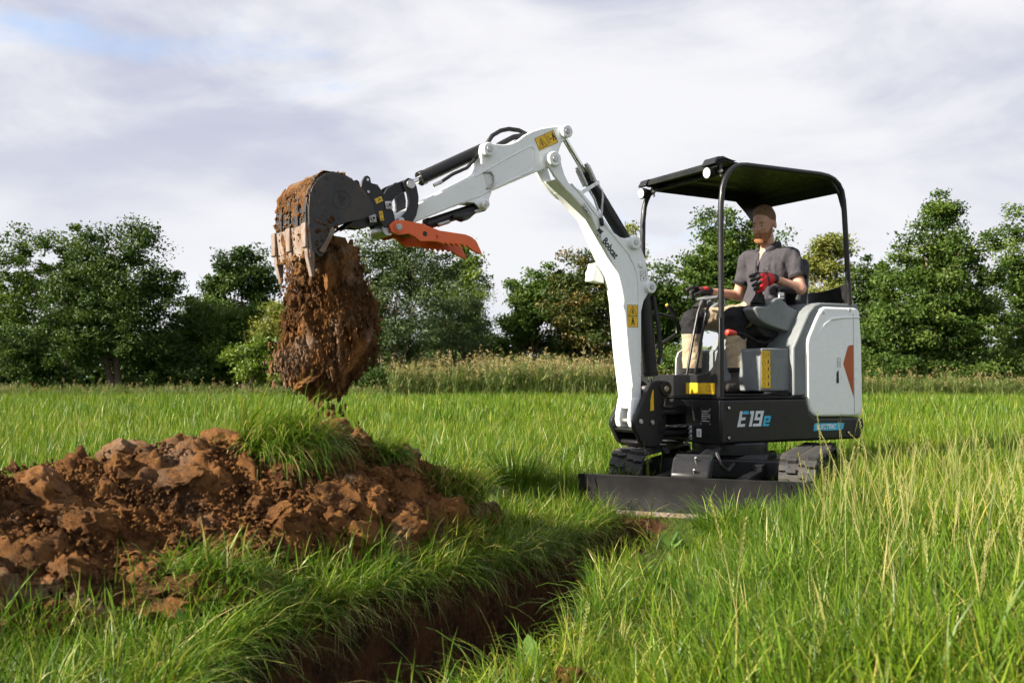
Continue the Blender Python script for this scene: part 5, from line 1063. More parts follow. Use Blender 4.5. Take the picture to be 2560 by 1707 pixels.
for dx in (0, 1):
    t0 = part('travel_lever', MB().tube([(.245 - .01 * dx, -.11 + .085 * dx, .75), (.238 - .01 * dx, -.11 + .085 * dx, .86), (.172 - .01 * dx, -.11 + .085 * dx, 1.15), (.128 - .01 * dx, -.11 + .085 * dx, 1.32), (.10 - .01 * dx, -.11 + .085 * dx, 1.385)], .011, 10), BK, 'H', 0)
    sub('lever_grip', MB().tube([(.105 - .01 * dx, -.11 + .085 * dx, 1.375), (.075 - .01 * dx, -.11 + .085 * dx, 1.425)], [.0165, .018], 12).tube([(.10 - .01 * dx, -.145 + .085 * dx, 1.428), (.07 - .01 * dx, -.075 + .105 * dx, 1.436), (.055, -.03 + .12 * dx, 1.436)], [.016, .018, .015], 12), GREY_D, t0)
pl2 = part('pattern_lever', MB().tube([(.20, -.28, 1.30), (.25, -.285, 1.36), (.275, -.29, 1.385)], [.016, .019, .021], 12), BKM, 'H', 0); sub('yellow_button', MB().cyl((.275, -.29, 1.385), (.284, -.29, 1.395), .012, seg=12), YEL, pl2, .002)
part('hand_rail', MB().tube([(.40, -.40, 1.345), (.30, -.40, 1.331), (.155, -.40, 1.308), (.118, -.40, 1.295), (.100, -.40, 1.262), (.096, -.40, 1.19), (.105, -.40, 1.172), (.145, -.40, 1.15), (.30, -.40, 1.075), (.40, -.40, 1.03)], .0125, 10), BK, 'H', 0)
rg = part('rear_guard', MB().prism([(-.42, 1.39), (-.42, 1.575), (-.36, 1.555), (-.28, 1.532), (-.13, 1.512), (.13, 1.512), (.28, 1.532), (.36, 1.555), (.42, 1.578), (.42, 1.39)], -.952, -.940, 'x'), BK, 'H', .003)
sub('instruction_plate', MB().box((-.938, -.055, 1.455), (.002, .085, .105)), PLATE, rg)
# ---- canopy
TP = [(.395, .69), (.392, 1.20), (.389, 1.90), (.386, 2.05), (.372, 2.16), (.352, 2.215), (.325, 2.262), (.29, 2.298), (.25, 2.325), (.20, 2.340), (.14, 2.347), (-.213, 2.352), (-.60, 2.357), (-.68, 2.350), (-.74, 2.333), (-.79, 2.30), (-.825, 2.25), (-.842, 2.18), (-.850, 2.10), (-.892, 1.42), (-.898, 1.39)]
cf = part('canopy_frame', MB().tube([(x, .445, z) for x, z in TP], .0205, 14), BK, 'H', 0)
sub('far_tube', MB().tube([(x, -.445, z) for x, z in TP], .0205, 14), BK, cf); sub('cross_tube', MB().cyl((.30, -.445, 2.288), (.30, .445, 2.288), .012, seg=12), BK, cf)
roof_top = [(.405, 2.312), (.398, 2.345), (.372, 2.366), (.33, 2.372), (.20, 2.362), (-.20, 2.368), (-.62, 2.370), (-.72, 2.358), (-.80, 2.322), (-.862, 2.255)]
rp = []
for i, (x, z) in enumerate(roof_top):
    a, b = roof_top[max(i - 1, 0)], roof_top[min(i + 1, len(roof_top) - 1)]; tx, tz = b[0] - a[0], b[1] - a[1]; l = math.hypot(tx, tz); rp.append((x + tz / l * -.012, z + tx / l * .012))
mb = MB()
for i in range(len(roof_top) - 1): mb.prism([roof_top[i], roof_top[i + 1], rp[i + 1], rp[i]], -.452, .425)
rf = part('canopy_roof', mb, MESHBLK, 'H', 0, angle=40)
sub('roof_skirt', MB().prism([(.33, 2.352), (.30, 2.285), (-.40, 2.282), (-.56, 2.280), (-.66, 2.20), (-.85, 2.02), (-.862, 2.10), (-.83, 2.27), (-.74, 2.338), (-.62, 2.352)], -.430, -.424), BK, rf, .002)
sub('rear_gusset', MB().prism([(-.62, 2.362), (-.74, 2.340), (-.82, 2.27), (-.852, 2.13), (-.857, 2.02), (-.838, 2.12), (-.80, 2.22), (-.72, 2.31)], .424, .446), BK, rf, .002)
sub('roof_rib', MB().box((.18, 0, 2.338), (.05, .86, .016)).box((-.10, -.18, 2.340), (.50, .03, .012)), GREY_D, rf, .004)
sub('visor', MB().prism([(.43, 2.335), (.40, 2.385), (.345, 2.395), (.27, 2.378), (.22, 2.374), (.33, 2.380), (.39, 2.368), (.415, 2.33)], .29, .425), BK, rf, .003)
sub('visor', MB().prism([(.43, 2.310), (.40, 2.36), (.345, 2.37), (.27, 2.368), (.33, 2.358), (.39, 2.345), (.415, 2.305)], -.452, -.36), BK, rf, .003)
for y, z in ((.355, 2.285), (-.405, 2.262)):
    w = part('work_light', MB().tube([(.345, y, z + .004), (.36, y, z + .002), (.40, y, z - .004), (.432, y, z - .009), (.436, y, z - .0095)], [.012, .028, .040, .043, .041], 22), BKM, 'H', 0)
    sub('lamp_lens', MB().tube([(.434, y, z - .0092), (.439, y, z - .010), (.441, y, z - .0103)], [.038, .034, .010], 22), LENS, w); sub('lamp_bracket', MB().box((.352, y + .045, z + .03), (.03, .02, .07)).box((.352, y + .02, z + .055), (.03, .07, .012)).cyl((.352, y + .06, z - .012), (.352, y + .02, z - .012), .008, seg=10), BK, w, .003)
    sub('lamp_bolt', MB().cyl((.356, y + .055, z + .005), (.356, y + .068, z + .005), .011, seg=10).cyl((.356, y + .055, z - .03), (.356, y + .066, z - .03), .008, seg=10), STEEL, w)
sub('lamp_cable', MB().tube([(.36, -.42, 2.235), (.38, -.425, 2.20), (.392, -.425, 2.10), (.41, -.425, 2.0), (.392, -.43, 1.955)], .005, 6), HOSE, cf)
# ---- undercarriage
def track_pt(s, Lh=.60, r=.150, zc=.168):
    """point on the track loop: s metres along; returns x,z and outward angle"""
    per = 4 * Lh + 2 * math.pi * r; s %= per
    if s < 2 * Lh: return Lh - s, zc + r, math.pi / 2
    s -= 2 * Lh
    if s < math.pi * r: a = math.pi / 2 + s / r; return -Lh + r * math.cos(a), zc + r * math.sin(a), a
    s -= math.pi * r
    if s < 2 * Lh: return -Lh + s, zc - r, -math.pi / 2
    s -= 2 * Lh; a = -math.pi / 2 + s / r; return Lh + r * math.cos(a), zc + r * math.sin(a), a
LUG = None
TLOC, TRZ = FRM['U']
for sgn in (1, -1):
    y0 = sgn * .565; n = 96; per = 4 * .60 + 2 * math.pi * .150; mb = MB(); vo = []; vi = []
    for k in range(n):
        x, z, a = track_pt(per * k / n); nx, nz = math.cos(a), math.sin(a); vo.append((x, z)); vi.append((x - nx * .022, z - nz * .022))
    vs_ = [(x, y0 - .115, z) for x, z in vo] + [(x, y0 + .115, z) for x, z in vo] + [(x, y0 + .115, z) for x, z in vi] + [(x, y0 - .115, z) for x, z in vi]; fs_ = []
    for k in range(n):
        j = (k + 1) % n
        for b in range(4): c = (b + 1) % 4; fs_.append([b * n + k, c * n + k, c * n + j, b * n + j])
    mb.add(vs_, fs_); trk = part('track', mb, RUBBER, 'U', 0)
    sub('sprocket', MB().cyl((-.60, y0 - .05, .168), (-.60, y0 + .05, .168), .105, seg=24), BK, trk, .006); sub('idler', MB().cyl((.60, y0 - .045, .168), (.60, y0 + .045, .168), .122, seg=28).cyl((.60, y0 - .08, .168), (.60, y0 + .08, .168), .04, seg=16), BK, trk, .006)
    for x in (-.30, 0, .30): sub('roller', MB().cyl((x, y0 - .07, .075), (x, y0 + .07, .075), .045, seg=18), BK, trk, .004)
    sub('track_beam', MB().box((0, y0 - sgn * .01, .168), (1.12, .10, .12)), BK, trk, .012)
    if LUG is None:
        mbl = MB(); mbl.prism([(-.026, -.052), (.010, -.052), (.010, -.012), (.026, -.002), (.026, .052), (-.008, .052), (-.008, .010), (-.026, -.002)], 0, .022, 'z'); LUG = mbl.mesh('lug'); LUG.materials.append(RUBBER)
    nl = 42
    for k in range(nl):
        for c in (-1, 1):
            x, z, a = track_pt(per * (k + (.5 if c > 0 else 0)) / nl); o = bpy.data.objects.new('lug', LUG); COL.objects.link(o); o.parent = trk
            o.location = (x, y0 + c * .060, z); o.rotation_euler = (0, math.pi / 2 - a, 0)
uf = part('undercarriage_frame', MB().box((0, 0, .20), (.62, 1.02, .13)).prism([(-.30, .14), (.30, .14), (.22, .30), (-.22, .30)], -.30, .30).cyl((0, 0, .28), (0, 0, .375), .27, seg=32).box((.20, .27, .20), (.5, .07, .10)).box((.20, -.27, .20), (.5, .07, .10)), BK, 'U', .012)
blade = part('dozer_blade', MB().prism([(1.300, .225), (1.288, .228), (1.262, .14), (1.268, .05), (1.300, -.02), (1.314, -.02), (1.288, .06), (1.282, .14)], -.71, .71), BKM, 'U', .002)
sub('blade_edge', MB().prism([(1.320, .01), (1.308, .012), (1.312, -.035), (1.322, -.035)], -.70, .70), SCUFF, blade); sub('extension_seam', MB().box((1.297, -.60, .13), (.004, .004, .17)).box((1.297, .60, .13), (.004, .004, .17)), BKM, blade)
ba = sub('blade_arm', MB().box((.86, .26, .16), (.84, .07, .09)).box((.86, -.26, .16), (.84, .07, .09)), BK, blade, .010)
bb = sub('blade_bracket', MB().prism([(1.275, .20), (1.19, .20), (1.10, .335), (1.13, .36), (1.215, .33), (1.28, .24)], -.12, .115), BK, blade, .012)
for x, z in ((1.215, .325), (1.262, .255)): sub('grease_nipple', MB().cyl((x, .03, z), (x + .03, .03, z + .022), .012, .007, 12), STEEL, blade, .001)
part('blade_cylinder', MB().cyl((1.14, 0, .27), (.72, 0, .32), .045, seg=18).cyl((.72, 0, .32), (.42, 0, .34), .026, seg=14), BK, 'U', .004)
part('undercarriage_hose', MB().tube([(.75, .06, .34), (.80, .09, .27), (.72, .12, .22), (.5, .12, .25)], .013, 8), HOSE, 'U', 0); part('undercarriage_hose', MB().tube([(.62, -.30, .33), (.5, -.36, .34), (.35, -.40, .30), (.3, -.42, .24)], .013, 8), HOSE, 'U', 0)

# ================================================================ FALLING SOIL
def surface_nets(F, org, h):
    """isosurface F=0 (inside negative) on a regular grid -> verts, quads"""
    s = F < 0; nx, ny, nz = F.shape
    c = np.zeros((nx - 1, ny - 1, nz - 1), np.int8)
    for dx in (0, 1):
        for dy in (0, 1):
            for dz in (0, 1): c += s[dx:nx - 1 + dx, dy:ny - 1 + dy, dz:nz - 1 + dz]
    act = (c > 0) & (c < 8); idx = -np.ones(c.shape, np.int64); ii = np.argwhere(act); idx[act] = np.arange(len(ii))
    acc = np.zeros((len(ii), 3)); cnt = np.zeros(len(ii)); off = [(a, b, d) for a in (0, 1) for b in (0, 1) for d in (0, 1)]
    G = {o: F[ii[:, 0] + o[0], ii[:, 1] + o[1], ii[:, 2] + o[2]] for o in off}
    for o in off:
        for ax in range(3):
            if o[ax]: continue
            q = list(o); q[ax] = 1; a, b = G[o], G[tuple(q)]; m = (a < 0) != (b < 0); t = np.where(m, a / np.where(m, a - b, 1), 0)
            p = np.tile(np.array(o, float), (len(ii), 1)); p[:, ax] = t; acc[m] += p[m]; cnt[m] += 1
    V = (ii + acc / cnt[:, None]) * h + np.array(org); quads = []
    for ax in range(3):
        sl0 = [slice(1, -1)] * 3; a = [slice(0, None)] * 3
        u, v = (ax + 1) % 3, (ax + 2) % 3
        A = np.moveaxis(s, (ax, u, v), (0, 1, 2)); I = np.moveaxis(idx, (ax, u, v), (0, 1, 2))
        ch = A[:-1, 1:-1, 1:-1] != A[1:, 1:-1, 1:-1]; e = np.argwhere(ch); x, y, z = e[:, 0], e[:, 1] + 1, e[:, 2] + 1
        q = np.stack([I[x, y - 1, z - 1], I[x, y, z - 1], I[x, y, z], I[x, y - 1, z]], -1); fl = ~A[x, y, z]; q[fl] = q[fl][:, ::-1]; quads.append(q[(q >= 0).all(1)])
    return V, np.concatenate(quads)

def falling_soil():
    loc = Vector((.83, 0, 0)); root = empty('falling_soil', (0, 0, 0)); M = Matrix.Translation(HO) @ Matrix.Rotation(HRZ, 4, 'Z') @ Matrix.Translation(loc) @ Matrix.Rotation(R(3), 4, 'Z')
    c0 = M @ Vector((2.3, 0, .70)); root.location = c0; root.rotation_euler = (0, 0, HRZ + R(3))
    tag(root, 'reddish brown soil pouring out of the raised bucket', 'soil', kind='stuff')
    h = .013; xs = np.arange(-.36, .40, h); ys = np.arange(-.26, .26, h); zs = np.arange(-.06, .98, h); X, Y, Z = np.meshgrid(xs, ys, zs, indexing='ij')
    # outline in the boom plane: centre and half width against height
    zk = np.array([-.06, .0, .06, .14, .22, .35, .50, .62, .72, .82, .90, .98]); lo = np.array([.0, -.04, -.09, -.17, -.23, -.275, -.275, -.245, -.21, -.17, -.15, -.12]); hi = np.array([.05, .10, .16, .29, .33, .27, .25, .245, .25, .225, .14, .10])
    L_ = np.interp(Z, zk, lo); H_ = np.interp(Z, zk, hi); mid = (L_ + H_) / 2; hw = (H_ - L_) / 2; dp = np.interp(Z, zk, np.array([.02, .06, .10, .15, .17, .18, .18, .17, .16, .16, .13, .10]))
    q = np.stack([X * 8, Y * 8, Z * 2.9], -1)
    d = (np.sqrt(((X - mid) / np.maximum(hw, .01)) ** 2 + (Y / dp) ** 2) - 1) * np.minimum(hw, dp)
    F = d + .026 + .140 * fbm(q, 4) + .050 * fbm(q * (3.4, 3.4, 1.6) + 5, 3, ridged=True) - .02
    F = np.where(Z < .075 + .05 * fbm(q, 2), np.abs(F) + .02, F)
    F[0] = F[-1] = 1; F[:, 0] = F[:, -1] = 1; F[:, :, 0] = F[:, :, -1] = 1
    V, Q = surface_nets(F, (xs[0], ys[0], zs[0]), h); V = V + .006 * np.stack([fbm(V * 40, 3), fbm(V * 40 + 9, 3), fbm(V * 30 + 5, 3)], -1)
    link('soil_mass', np_mesh('soil_mass', V, [Q]), M_SOIL_R, root)['kind'] = 'stuff'
    for k, (x, y, z, ln, wd, tk, an) in enumerate(((-.075, .115, .24, .22, .045, .05, .87), (.16, .10, .12, .10, .05, .03, .5), (-.18, .06, .42, .10, .04, .05, 1.1), (.235, .05, .20, .075, .035, .03, -.7), (.02, .10, .10, .09, .04, .03, 1.3))):
        o = link('soil_slab', CLODS[k + 1].copy(), None, root); o.data.materials.clear(); o.data.materials.append(M_SOIL_P); o.location = (x, y, z); o.scale = (ln, wd, tk); o.rotation_euler = (0, an, 0)
    r_ = np.random.RandomState(12); n = 9000; z = r_.uniform(.03, .90, n); lo_, hi_ = np.interp(z, zk, lo), np.interp(z, zk, hi); a = r_.uniform(0, 6.283, n); rr = 1 + np.abs(r_.normal(0, .13, n)) - .10
    x = (lo_ + hi_) / 2 + (hi_ - lo_) / 2 * np.cos(a) * rr; y = np.interp(z, zk, np.array([.02, .06, .10, .15, .17, .18, .18, .17, .16, .16, .13, .10])) * np.sin(a) * rr
    s = r_.uniform(.0012, .0048, n) * r_.uniform(.5, 1.6, n)
    xx = r_.normal(.02, .09, 70); x = np.concatenate([x, xx]); y = np.concatenate([y, r_.normal(0, .08, 70)]); z = np.concatenate([z, r_.uniform(-.26, -.02, 70)]); s = np.concatenate([s, r_.uniform(.003, .013, 70)])
    m = 420; zz = r_.uniform(.0, .85, m); aa = r_.uniform(0, 6.283, m); ww = r_.uniform(.8, 1.12, m); x = np.concatenate([x, (np.interp(zz, zk, lo) + np.interp(zz, zk, hi)) / 2 + (np.interp(zz, zk, hi) - np.interp(zz, zk, lo)) / 2 * np.cos(aa) * ww]); y = np.concatenate([y, .16 * np.sin(aa) * ww]); z = np.concatenate([z, zz]); s = np.concatenate([s, r_.uniform(.006, .020, m)])
    m = 26; x = np.concatenate([x, r_.uniform(.22, .36, m)]); y = np.concatenate([y, r_.normal(0, .06, m)]); z = np.concatenate([z, r_.uniform(.08, .32, m)]); s = np.concatenate([s, r_.uniform(.004, .02, m)]); n = len(x)
    P = ICO[None] * (s[:, None, None] * r_.uniform(.6, 1.35, (n, 12, 1))) * (1, 1, 2.4) + np.stack([x, y, z], -1)[:, None]
    link('soil_grains', np_mesh('soil_grains', P.reshape(-1, 3), [(ICF[None] + (np.arange(n) * 12)[:, None, None]).reshape(-1, 3)], smooth=False), M_SOIL_R, root)['kind'] = 'stuff'
falling_soil()

# ================================================================ OPERATOR
class SD:
    """small signed-distance sculptor on a grid"""
    def __init__(s, lo, hi, h):
        s.h = h; s.lo = np.array(lo, float); s.ax = [np.arange(lo[i], hi[i] + h, h) for i in range(3)]
        s.F = np.full([len(a) for a in s.ax], 1.0); s.rot = None
    def loc(s, P):
        if s.rot is None: return P
        c, a, p_ = s.rot; d = P - c; x, y, z = d[..., 0] * math.cos(a) + d[..., 1] * math.sin(a), -d[..., 0] * math.sin(a) + d[..., 1] * math.cos(a), d[..., 2]; return np.stack([x * math.cos(p_) - z * math.sin(p_), y, x * math.sin(p_) + z * math.cos(p_)], -1) + c
    def _box(s, lo, hi):
        sl = []
        if s.rot is not None:
            c, a, p_ = s.rot; q = np.array([(x, y) for x in (lo[0], hi[0]) for y in (lo[1], hi[1])]) - c[:2]; q = np.stack([q[:, 0] * math.cos(a) - q[:, 1] * math.sin(a), q[:, 0] * math.sin(a) + q[:, 1] * math.cos(a)], -1) + c[:2]
            lo, hi = (*(q.min(0) - .03), lo[2] - .03), (*(q.max(0) + .03), hi[2] + .03)
        for i in range(3):
            a = int(max(0, np.floor((lo[i] - s.lo[i]) / s.h))); b = int(min(len(s.ax[i]), np.ceil((hi[i] - s.lo[i]) / s.h) + 1)); sl.append(slice(a, max(a + 1, b)))
        X, Y, Z = np.meshgrid(*[s.ax[i][sl[i]] for i in range(3)], indexing='ij'); return tuple(sl), s.loc(np.stack([X, Y, Z], -1))
    def _put(s, sl, d, k):
        f = s.F[sl]; hh = np.clip(.5 + .5 * (f - d) / k, 0, 1); s.F[sl] = f * (1 - hh) + d * hh - k * hh * (1 - hh)
    def cap(s, a, b, ra, rb=None, k=.02):
        a, b = np.array(a, float), np.array(b, float); rb = ra if rb is None else rb; m = max(ra, rb) + .07
        sl, P = s._box(np.minimum(a, b) - m, np.maximum(a, b) + m); ba = b - a; t = np.clip(((P - a) @ ba) / max(ba @ ba, 1e-9), 0, 1)
        s._put(sl, np.linalg.norm(P - a - t[..., None] * ba, axis=-1) - (ra + (rb - ra) * t), k); return s
    def ell(s, c, r, k=.02):
        c, r = np.array(c, float), np.array(r, float); sl, P = s._box(c - r - .07, c + r + .07); q = (P - c) / r; n = np.linalg.norm(q, axis=-1)
        s._put(sl, n * (n - 1) / np.maximum(np.linalg.norm(q / r, axis=-1), 1e-6), k); return s
    def cut(s, c, r, k=.012):
        c = np.array(c, float); sl, P = s._box(c - r - .05, c + r + .05); d = r - np.linalg.norm(P - c, axis=-1); f = s.F[sl]; hh = np.clip(.5 - .5 * (f - d) / k, 0, 1); s.F[sl] = f * (1 - hh) + d * hh + k * hh * (1 - hh); return s
    def pts(s): return s.loc(np.stack(np.meshgrid(*s.ax, indexing='ij'), -1))
    def mesh(s, name, mi=None, off=0.0):
        F = s.F - off; F[0] = F[-1] = 1; F[:, 0] = F[:, -1] = 1; F[:, :, 0] = F[:, :, -1] = 1
        V, Q = surface_nets(F, s.lo, s.h)
        # one round of smoothing
        A = np.zeros_like(V); c = np.zeros(len(V))
        for i in range(4):
            a, b = Q[:, i], Q[:, (i + 1) % 4]; np.add.at(A, a, V[b]); np.add.at(c, a, 1); np.add.at(A, b, V[a]); np.add.at(c, b, 1)
        V = V * .5 + .5 * A / np.maximum(c, 1)[:, None]
        return np_mesh(name, V - PB, [Q], mat_idx=None if mi is None else mi(V[Q].mean(1)))
PB = np.array([-.42, 0.0, 1.22])                                  # base of the person: the seat
def operator():
    loc = Matrix.Translation(HO) @ Matrix.Rotation(HRZ, 4, 'Z') @ Vector(PB); root = empty('person', loc, HRZ)
    tag(root, 'bearded man in charcoal polo shirt and red work gloves sitting at the controls', 'person')
    SKIN = pm('skin', (.56, .305, .21), .5, col2=(.49, .25, .165), vs_=12, bump=.06, bs=200); SHIRT = pm('polo_cotton', (.060, .056, .064), .9, col2=(.050, .047, .054), vs_=9, bump=.35, bs=260, spec=.2)
    TROUS = pm('work_trousers', (.43, .34, .225), .9, col2=(.36, .28, .185), vs_=7, bump=.3, bs=180, spec=.2); PATCH = pm('trouser_patch', (.016, .016, .018), .85, bump=.3, bs=180, spec=.25)
    HAIR = pm('hair', (.15, .082, .042), .8, col2=(.24, .135, .070), vs_=60, bump=.9, bs=240); BEARD = pm('beard', (.33, .145, .055), .8, col2=(.24, .10, .038), vs_=60, bump=.9, bs=260)
    GRED = pm('glove_red', (.60, .018, .020), .6, bump=.2, bs=160); GBLK = pm('glove_black', (.018, .018, .020), .6, bump=.2, bs=200); BOOT = pm('boot_leather', (.040, .034, .028), .7, col2=(.075, .060, .045), bump=.4, bs=70); LIP = pm('lips', (.42, .17, .12), .5)
    EYEW = pm('eye_white', (.42, .38, .34), .25); IRIS = pm('iris', (.04, .05, .06), .2)
    nS, nE, nW = (-.562, .190, 1.762), (-.540, .290, 1.505), (-.300, .262, 1.572)
    fS, fE, fW = (-.440, -.190, 1.762), (-.452, -.292, 1.492), (-.150, -.300, 1.515)
    near_f = [[(-.185, .285, 1.600), (-.118, .290, 1.578), (-.070, .262, 1.548)], [(-.180, .292, 1.577), (-.125, .296, 1.542), (-.085, .262, 1.512)], [(-.185, .292, 1.552), (-.138, .292, 1.510), (-.102, .260, 1.484)], [(-.196, .285, 1.530), (-.157, .285, 1.487), (-.126, .256, 1.464)], [(-.245, .238, 1.595), (-.165, .222, 1.604), (-.092, .226, 1.582)]]
    far_f = [[(-.012, -.282, 1.535), (.040, -.272, 1.538), (.088, -.278, 1.515)], [(-.010, -.302, 1.525), (.030, -.302, 1.497), (.024, -.300, 1.455)], [(-.020, -.320, 1.515), (.012, -.320, 1.480), (.002, -.314, 1.445)], [(-.030, -.335, 1.508), (-.004, -.335, 1.474), (-.018, -.326, 1.448)], [(-.085, -.270, 1.505), (-.022, -.256, 1.495), (.022, -.266, 1.478)]]
    def hands(s, g=0.0, k=.010):
        s.ell((-.232, .266, 1.566), (.058 + g, .026 + g, .047 + g), .015); s.ell((-.075, -.303, 1.518), (.058 + g, .045 + g, .024 + g), .015)
        for f in near_f + far_f: s.cap(f[0], f[1], .0125 + g, .012 + g, k).cap(f[1], f[2], .012 + g, .010 + g, k)
        return s
    s = SD((-.80, -.42, .68), (.34, .42, 2.24), .0065)
    s.cap((-.43, .085, 1.315), (-.43, -.085, 1.315), .10, k=.04).ell((-.465, 0, 1.46), (.115, .150, .17), .05).ell((-.495, 0, 1.655), (.112, .178, .165), .05).cap((-.548, .158, 1.768), (-.452, -.158, 1.768), .060, k=.05)
    s.cap((-.505, 0, 1.79), (-.472, 0, 1.945), .060, .053, .03)
    # head, turned a little towards the bucket side
    HR = (np.array([-.468, 0, 2.0]), R(16), R(9)); s.rot = HR
    s.ell((-.468, 0, 2.078), (.102, .078, .100), .03).ell((-.425, 0, 1.995), (.078, .066, .098), .03).cap((-.385, .012, 1.922), (-.385, -.012, 1.922), .030, k=.03).cap((-.372, .034, 2.050), (-.372, -.034, 2.050), .015, k=.018)
    s.cap((-.362, 0, 2.038), (-.340, 0, 1.992), .009, .0135, .012).ell((-.337, 0, 1.986), (.013, .015, .011), .010).ell((-.385, .040, 2.000), (.024, .022, .024), .02).ell((-.385, -.040, 2.000), (.024, .022, .024), .02)
    s.cut((-.345, .034, 2.024), .013).cut((-.345, -.034, 2.024), .013).cap((-.358, .020, 1.951), (-.358, -.020, 1.951), .008, k=.010)
    for y in (1, -1): s.ell((-.478, y * .080, 2.020), (.021, .010, .033), .008)
    # limbs
    s.rot = None
    s.cap(nS, nE, .052, .040, .03).cap(nE, nW, .042, .028, .02).cap(fS, fE, .052, .040, .03).cap(fE, fW, .042, .028, .02); hands(s)
    s.cap((-.43, .095, 1.315), (-.02, .130, 1.285), .082, .058, .04).cap((-.02, .130, 1.285), (-.035, .135, .90), .055, .040, .03).cap((-.43, -.095, 1.315), (.085, -.232, 1.282), .082, .058, .04).cap((.085, -.232, 1.282), (.085, -.232, .90), .055, .040, .03)
    s.cap((-.075, .140, .775), (.055, .150, .765), .036, .030, .03).cap((-.035, .135, .90), (-.06, .138, .78), .040, .038, .03).cap((.045, -.235, .775), (.175, -.24, .765), .036, .030, .03).cap((.085, -.232, .90), (.06, -.234, .78), .040, .038, .03)
    body = link('body', s.mesh('body'), SKIN, root)
    hd = empty('face', (-.468 - PB[0], 0, 2.0 - PB[2]), HR[1], root); hd.rotation_euler = (0, HR[2], HR[1])
    for y in (.034, -.034):
        e = MB(); e.tube([(.090, y, 0.0230), (.102, y, 0.0230), (.110, y, 0.0220), (.1125, y, 0.0220)], [.004, .0085, .0065, .003], 12); o = e.build('eye', EYEW, hd); MB().cyl((.1105, y, 0.0210), (.1135, y, 0.0210), .0058, seg=10).build('iris', IRIS, hd)
        MB().tube([(.112, y - .016, 0.0420), (.117, y, 0.0460), (.112, y + .016, 0.0430)], [.003, .0048, .003], 6).build('eyebrow', HAIR, hd)
    # hair and beard
    h = SD((-.62, -.16, 1.84), (-.28, .16, 2.24), .0055); h.rot = HR; h.ell((-.471, 0, 2.078), (.1045, .0805, .1025), .01).ell((-.450, 0, 2.132), (.078, .060, .044), .03)
    P = h.pts(); h.F += .005 * fbm(P * (60, 60, 60), 2); h.F = np.maximum(h.F, (2.108 + .010 * fbm(P * (45, 45, 20), 2) - .78 * np.clip(-.372 - P[..., 0], 0, 1) - .35 * np.clip(np.abs(P[..., 1]) - .055, 0, 1) * 0) - P[..., 2])
    cutear = np.linalg.norm((P - np.array([-.474, 0, 2.005])) * (1, 0, .8), axis=-1); h.F = np.maximum(h.F, np.where(np.abs(P[..., 1]) > .05, .042 - cutear, -1)); link('hair', h.mesh('hair'), HAIR, root)
    b = SD((-.56, -.14, 1.84), (-.30, .14, 2.06), .0055); b.rot = HR; b.ell((-.425, 0, 1.990), (.084, .0715, .100), .02).cap((-.380, .014, 1.915), (-.380, -.014, 1.915), .037, k=.03).cap((-.352, .028, 1.962), (-.352, -.028, 1.962), .010, k=.01)
    P = b.pts(); lim = 1.966 + .85 * np.clip(-.395 - P[..., 0], 0, .09); b.F += .004 * fbm(P * 70, 2); b.F = np.maximum(b.F, P[..., 2] - lim); b.F = np.maximum(b.F, -.478 - P[..., 0])
    b.cut((-.340, 0, 1.949), .013, .004); link('beard', b.mesh('beard'), BEARD, root)
    # shirt
    t = SD((-.80, -.42, 1.32), (-.26, .42, 1.92), .0065); g = .016
    t.cap((-.435, .085, 1.36), (-.435, -.085, 1.36), .11 + g, k=.05).ell((-.462, 0, 1.46), (.122 + g, .155 + g, .17), .05).ell((-.495, 0, 1.655), (.115 + g, .186 + g, .165 + g), .05).cap((-.548, .162, 1.770), (-.452, -.162, 1.770), .064 + g, k=.05)
    def mid(a, b_, f): return tuple(np.array(a) + (np.array(b_) - np.array(a)) * f)
    t.cap(nS, mid(nS, nE, .66), .064, .066, .03).cap(fS, mid(fS, fE, .62), .064, .066, .03)
    P = t.pts(); t.F += .017 * fbm(P * (14, 11, 6), 3) + .010 * fbm(P * (5, 24, 9) + 3, 2, ridged=True)
    def below(F, a, b_, f):
        d = np.array(b_) - np.array(a); L = np.linalg.norm(d); d /= L; q = (P - np.array(a)) @ d; rad = np.linalg.norm(P - np.array(a) - q[..., None] * d, axis=-1); return np.where((rad < .10) & (q > L * f * .6), np.maximum(F, q - L * f), F)
    t.F = below(t.F, nS, nE, .66); t.F = below(t.F, fS, fE, .62); t.F = np.maximum(t.F, 1.355 - P[..., 2])
    nk = np.linalg.norm((P - np.array([-.488, 0, 1.85])) * (1, 1, .45), axis=-1); t.F = np.maximum(t.F, .072 - nk)
    v = (P[..., 0] > -.46) & (np.abs(P[..., 1] - .005) < .030 * np.clip((P[..., 2] - 1.735) / .09, 0, 1.4)); t.F = np.where(v, np.maximum(t.F, .01), t.F)
    sh = link('shirt', t.mesh('shirt'), SHIRT, root)
    ring = []
    for k in range(25):
        a = .55 + (2 * math.pi - 1.1) * k / 24; ring.append((-.496 + .080 * math.cos(a) - PB[0], .078 * math.sin(a), 1.838 + .042 * (1 - math.cos(a)) / 2 - .030 * max(0, math.cos(a)) - PB[2]))
    MB().tube(ring, [.018] + [.024] * 23 + [.018], 8).build('collar', SHIRT, sh)
    for cs, ce, f in ((nS, nE, .64), (fS, fE, .60)):
        c = Vector(mid(cs, ce, f)) - Vector(PB); d = (Vector(ce) - Vector(cs)).normalized(); MB().tube([c - d * .010, c + d * .012], .0705, 22, False).build('sleeve_band', PATCH, sh)
    MB().tube([(-.353 - PB[0], .016, 1.745 - PB[2]), (-.350 - PB[0], .012, 1.70 - PB[2]), (-.345 - PB[0], .010, 1.62 - PB[2])], [.004, .009, .008], 8).build('button_placket', SHIRT, sh)
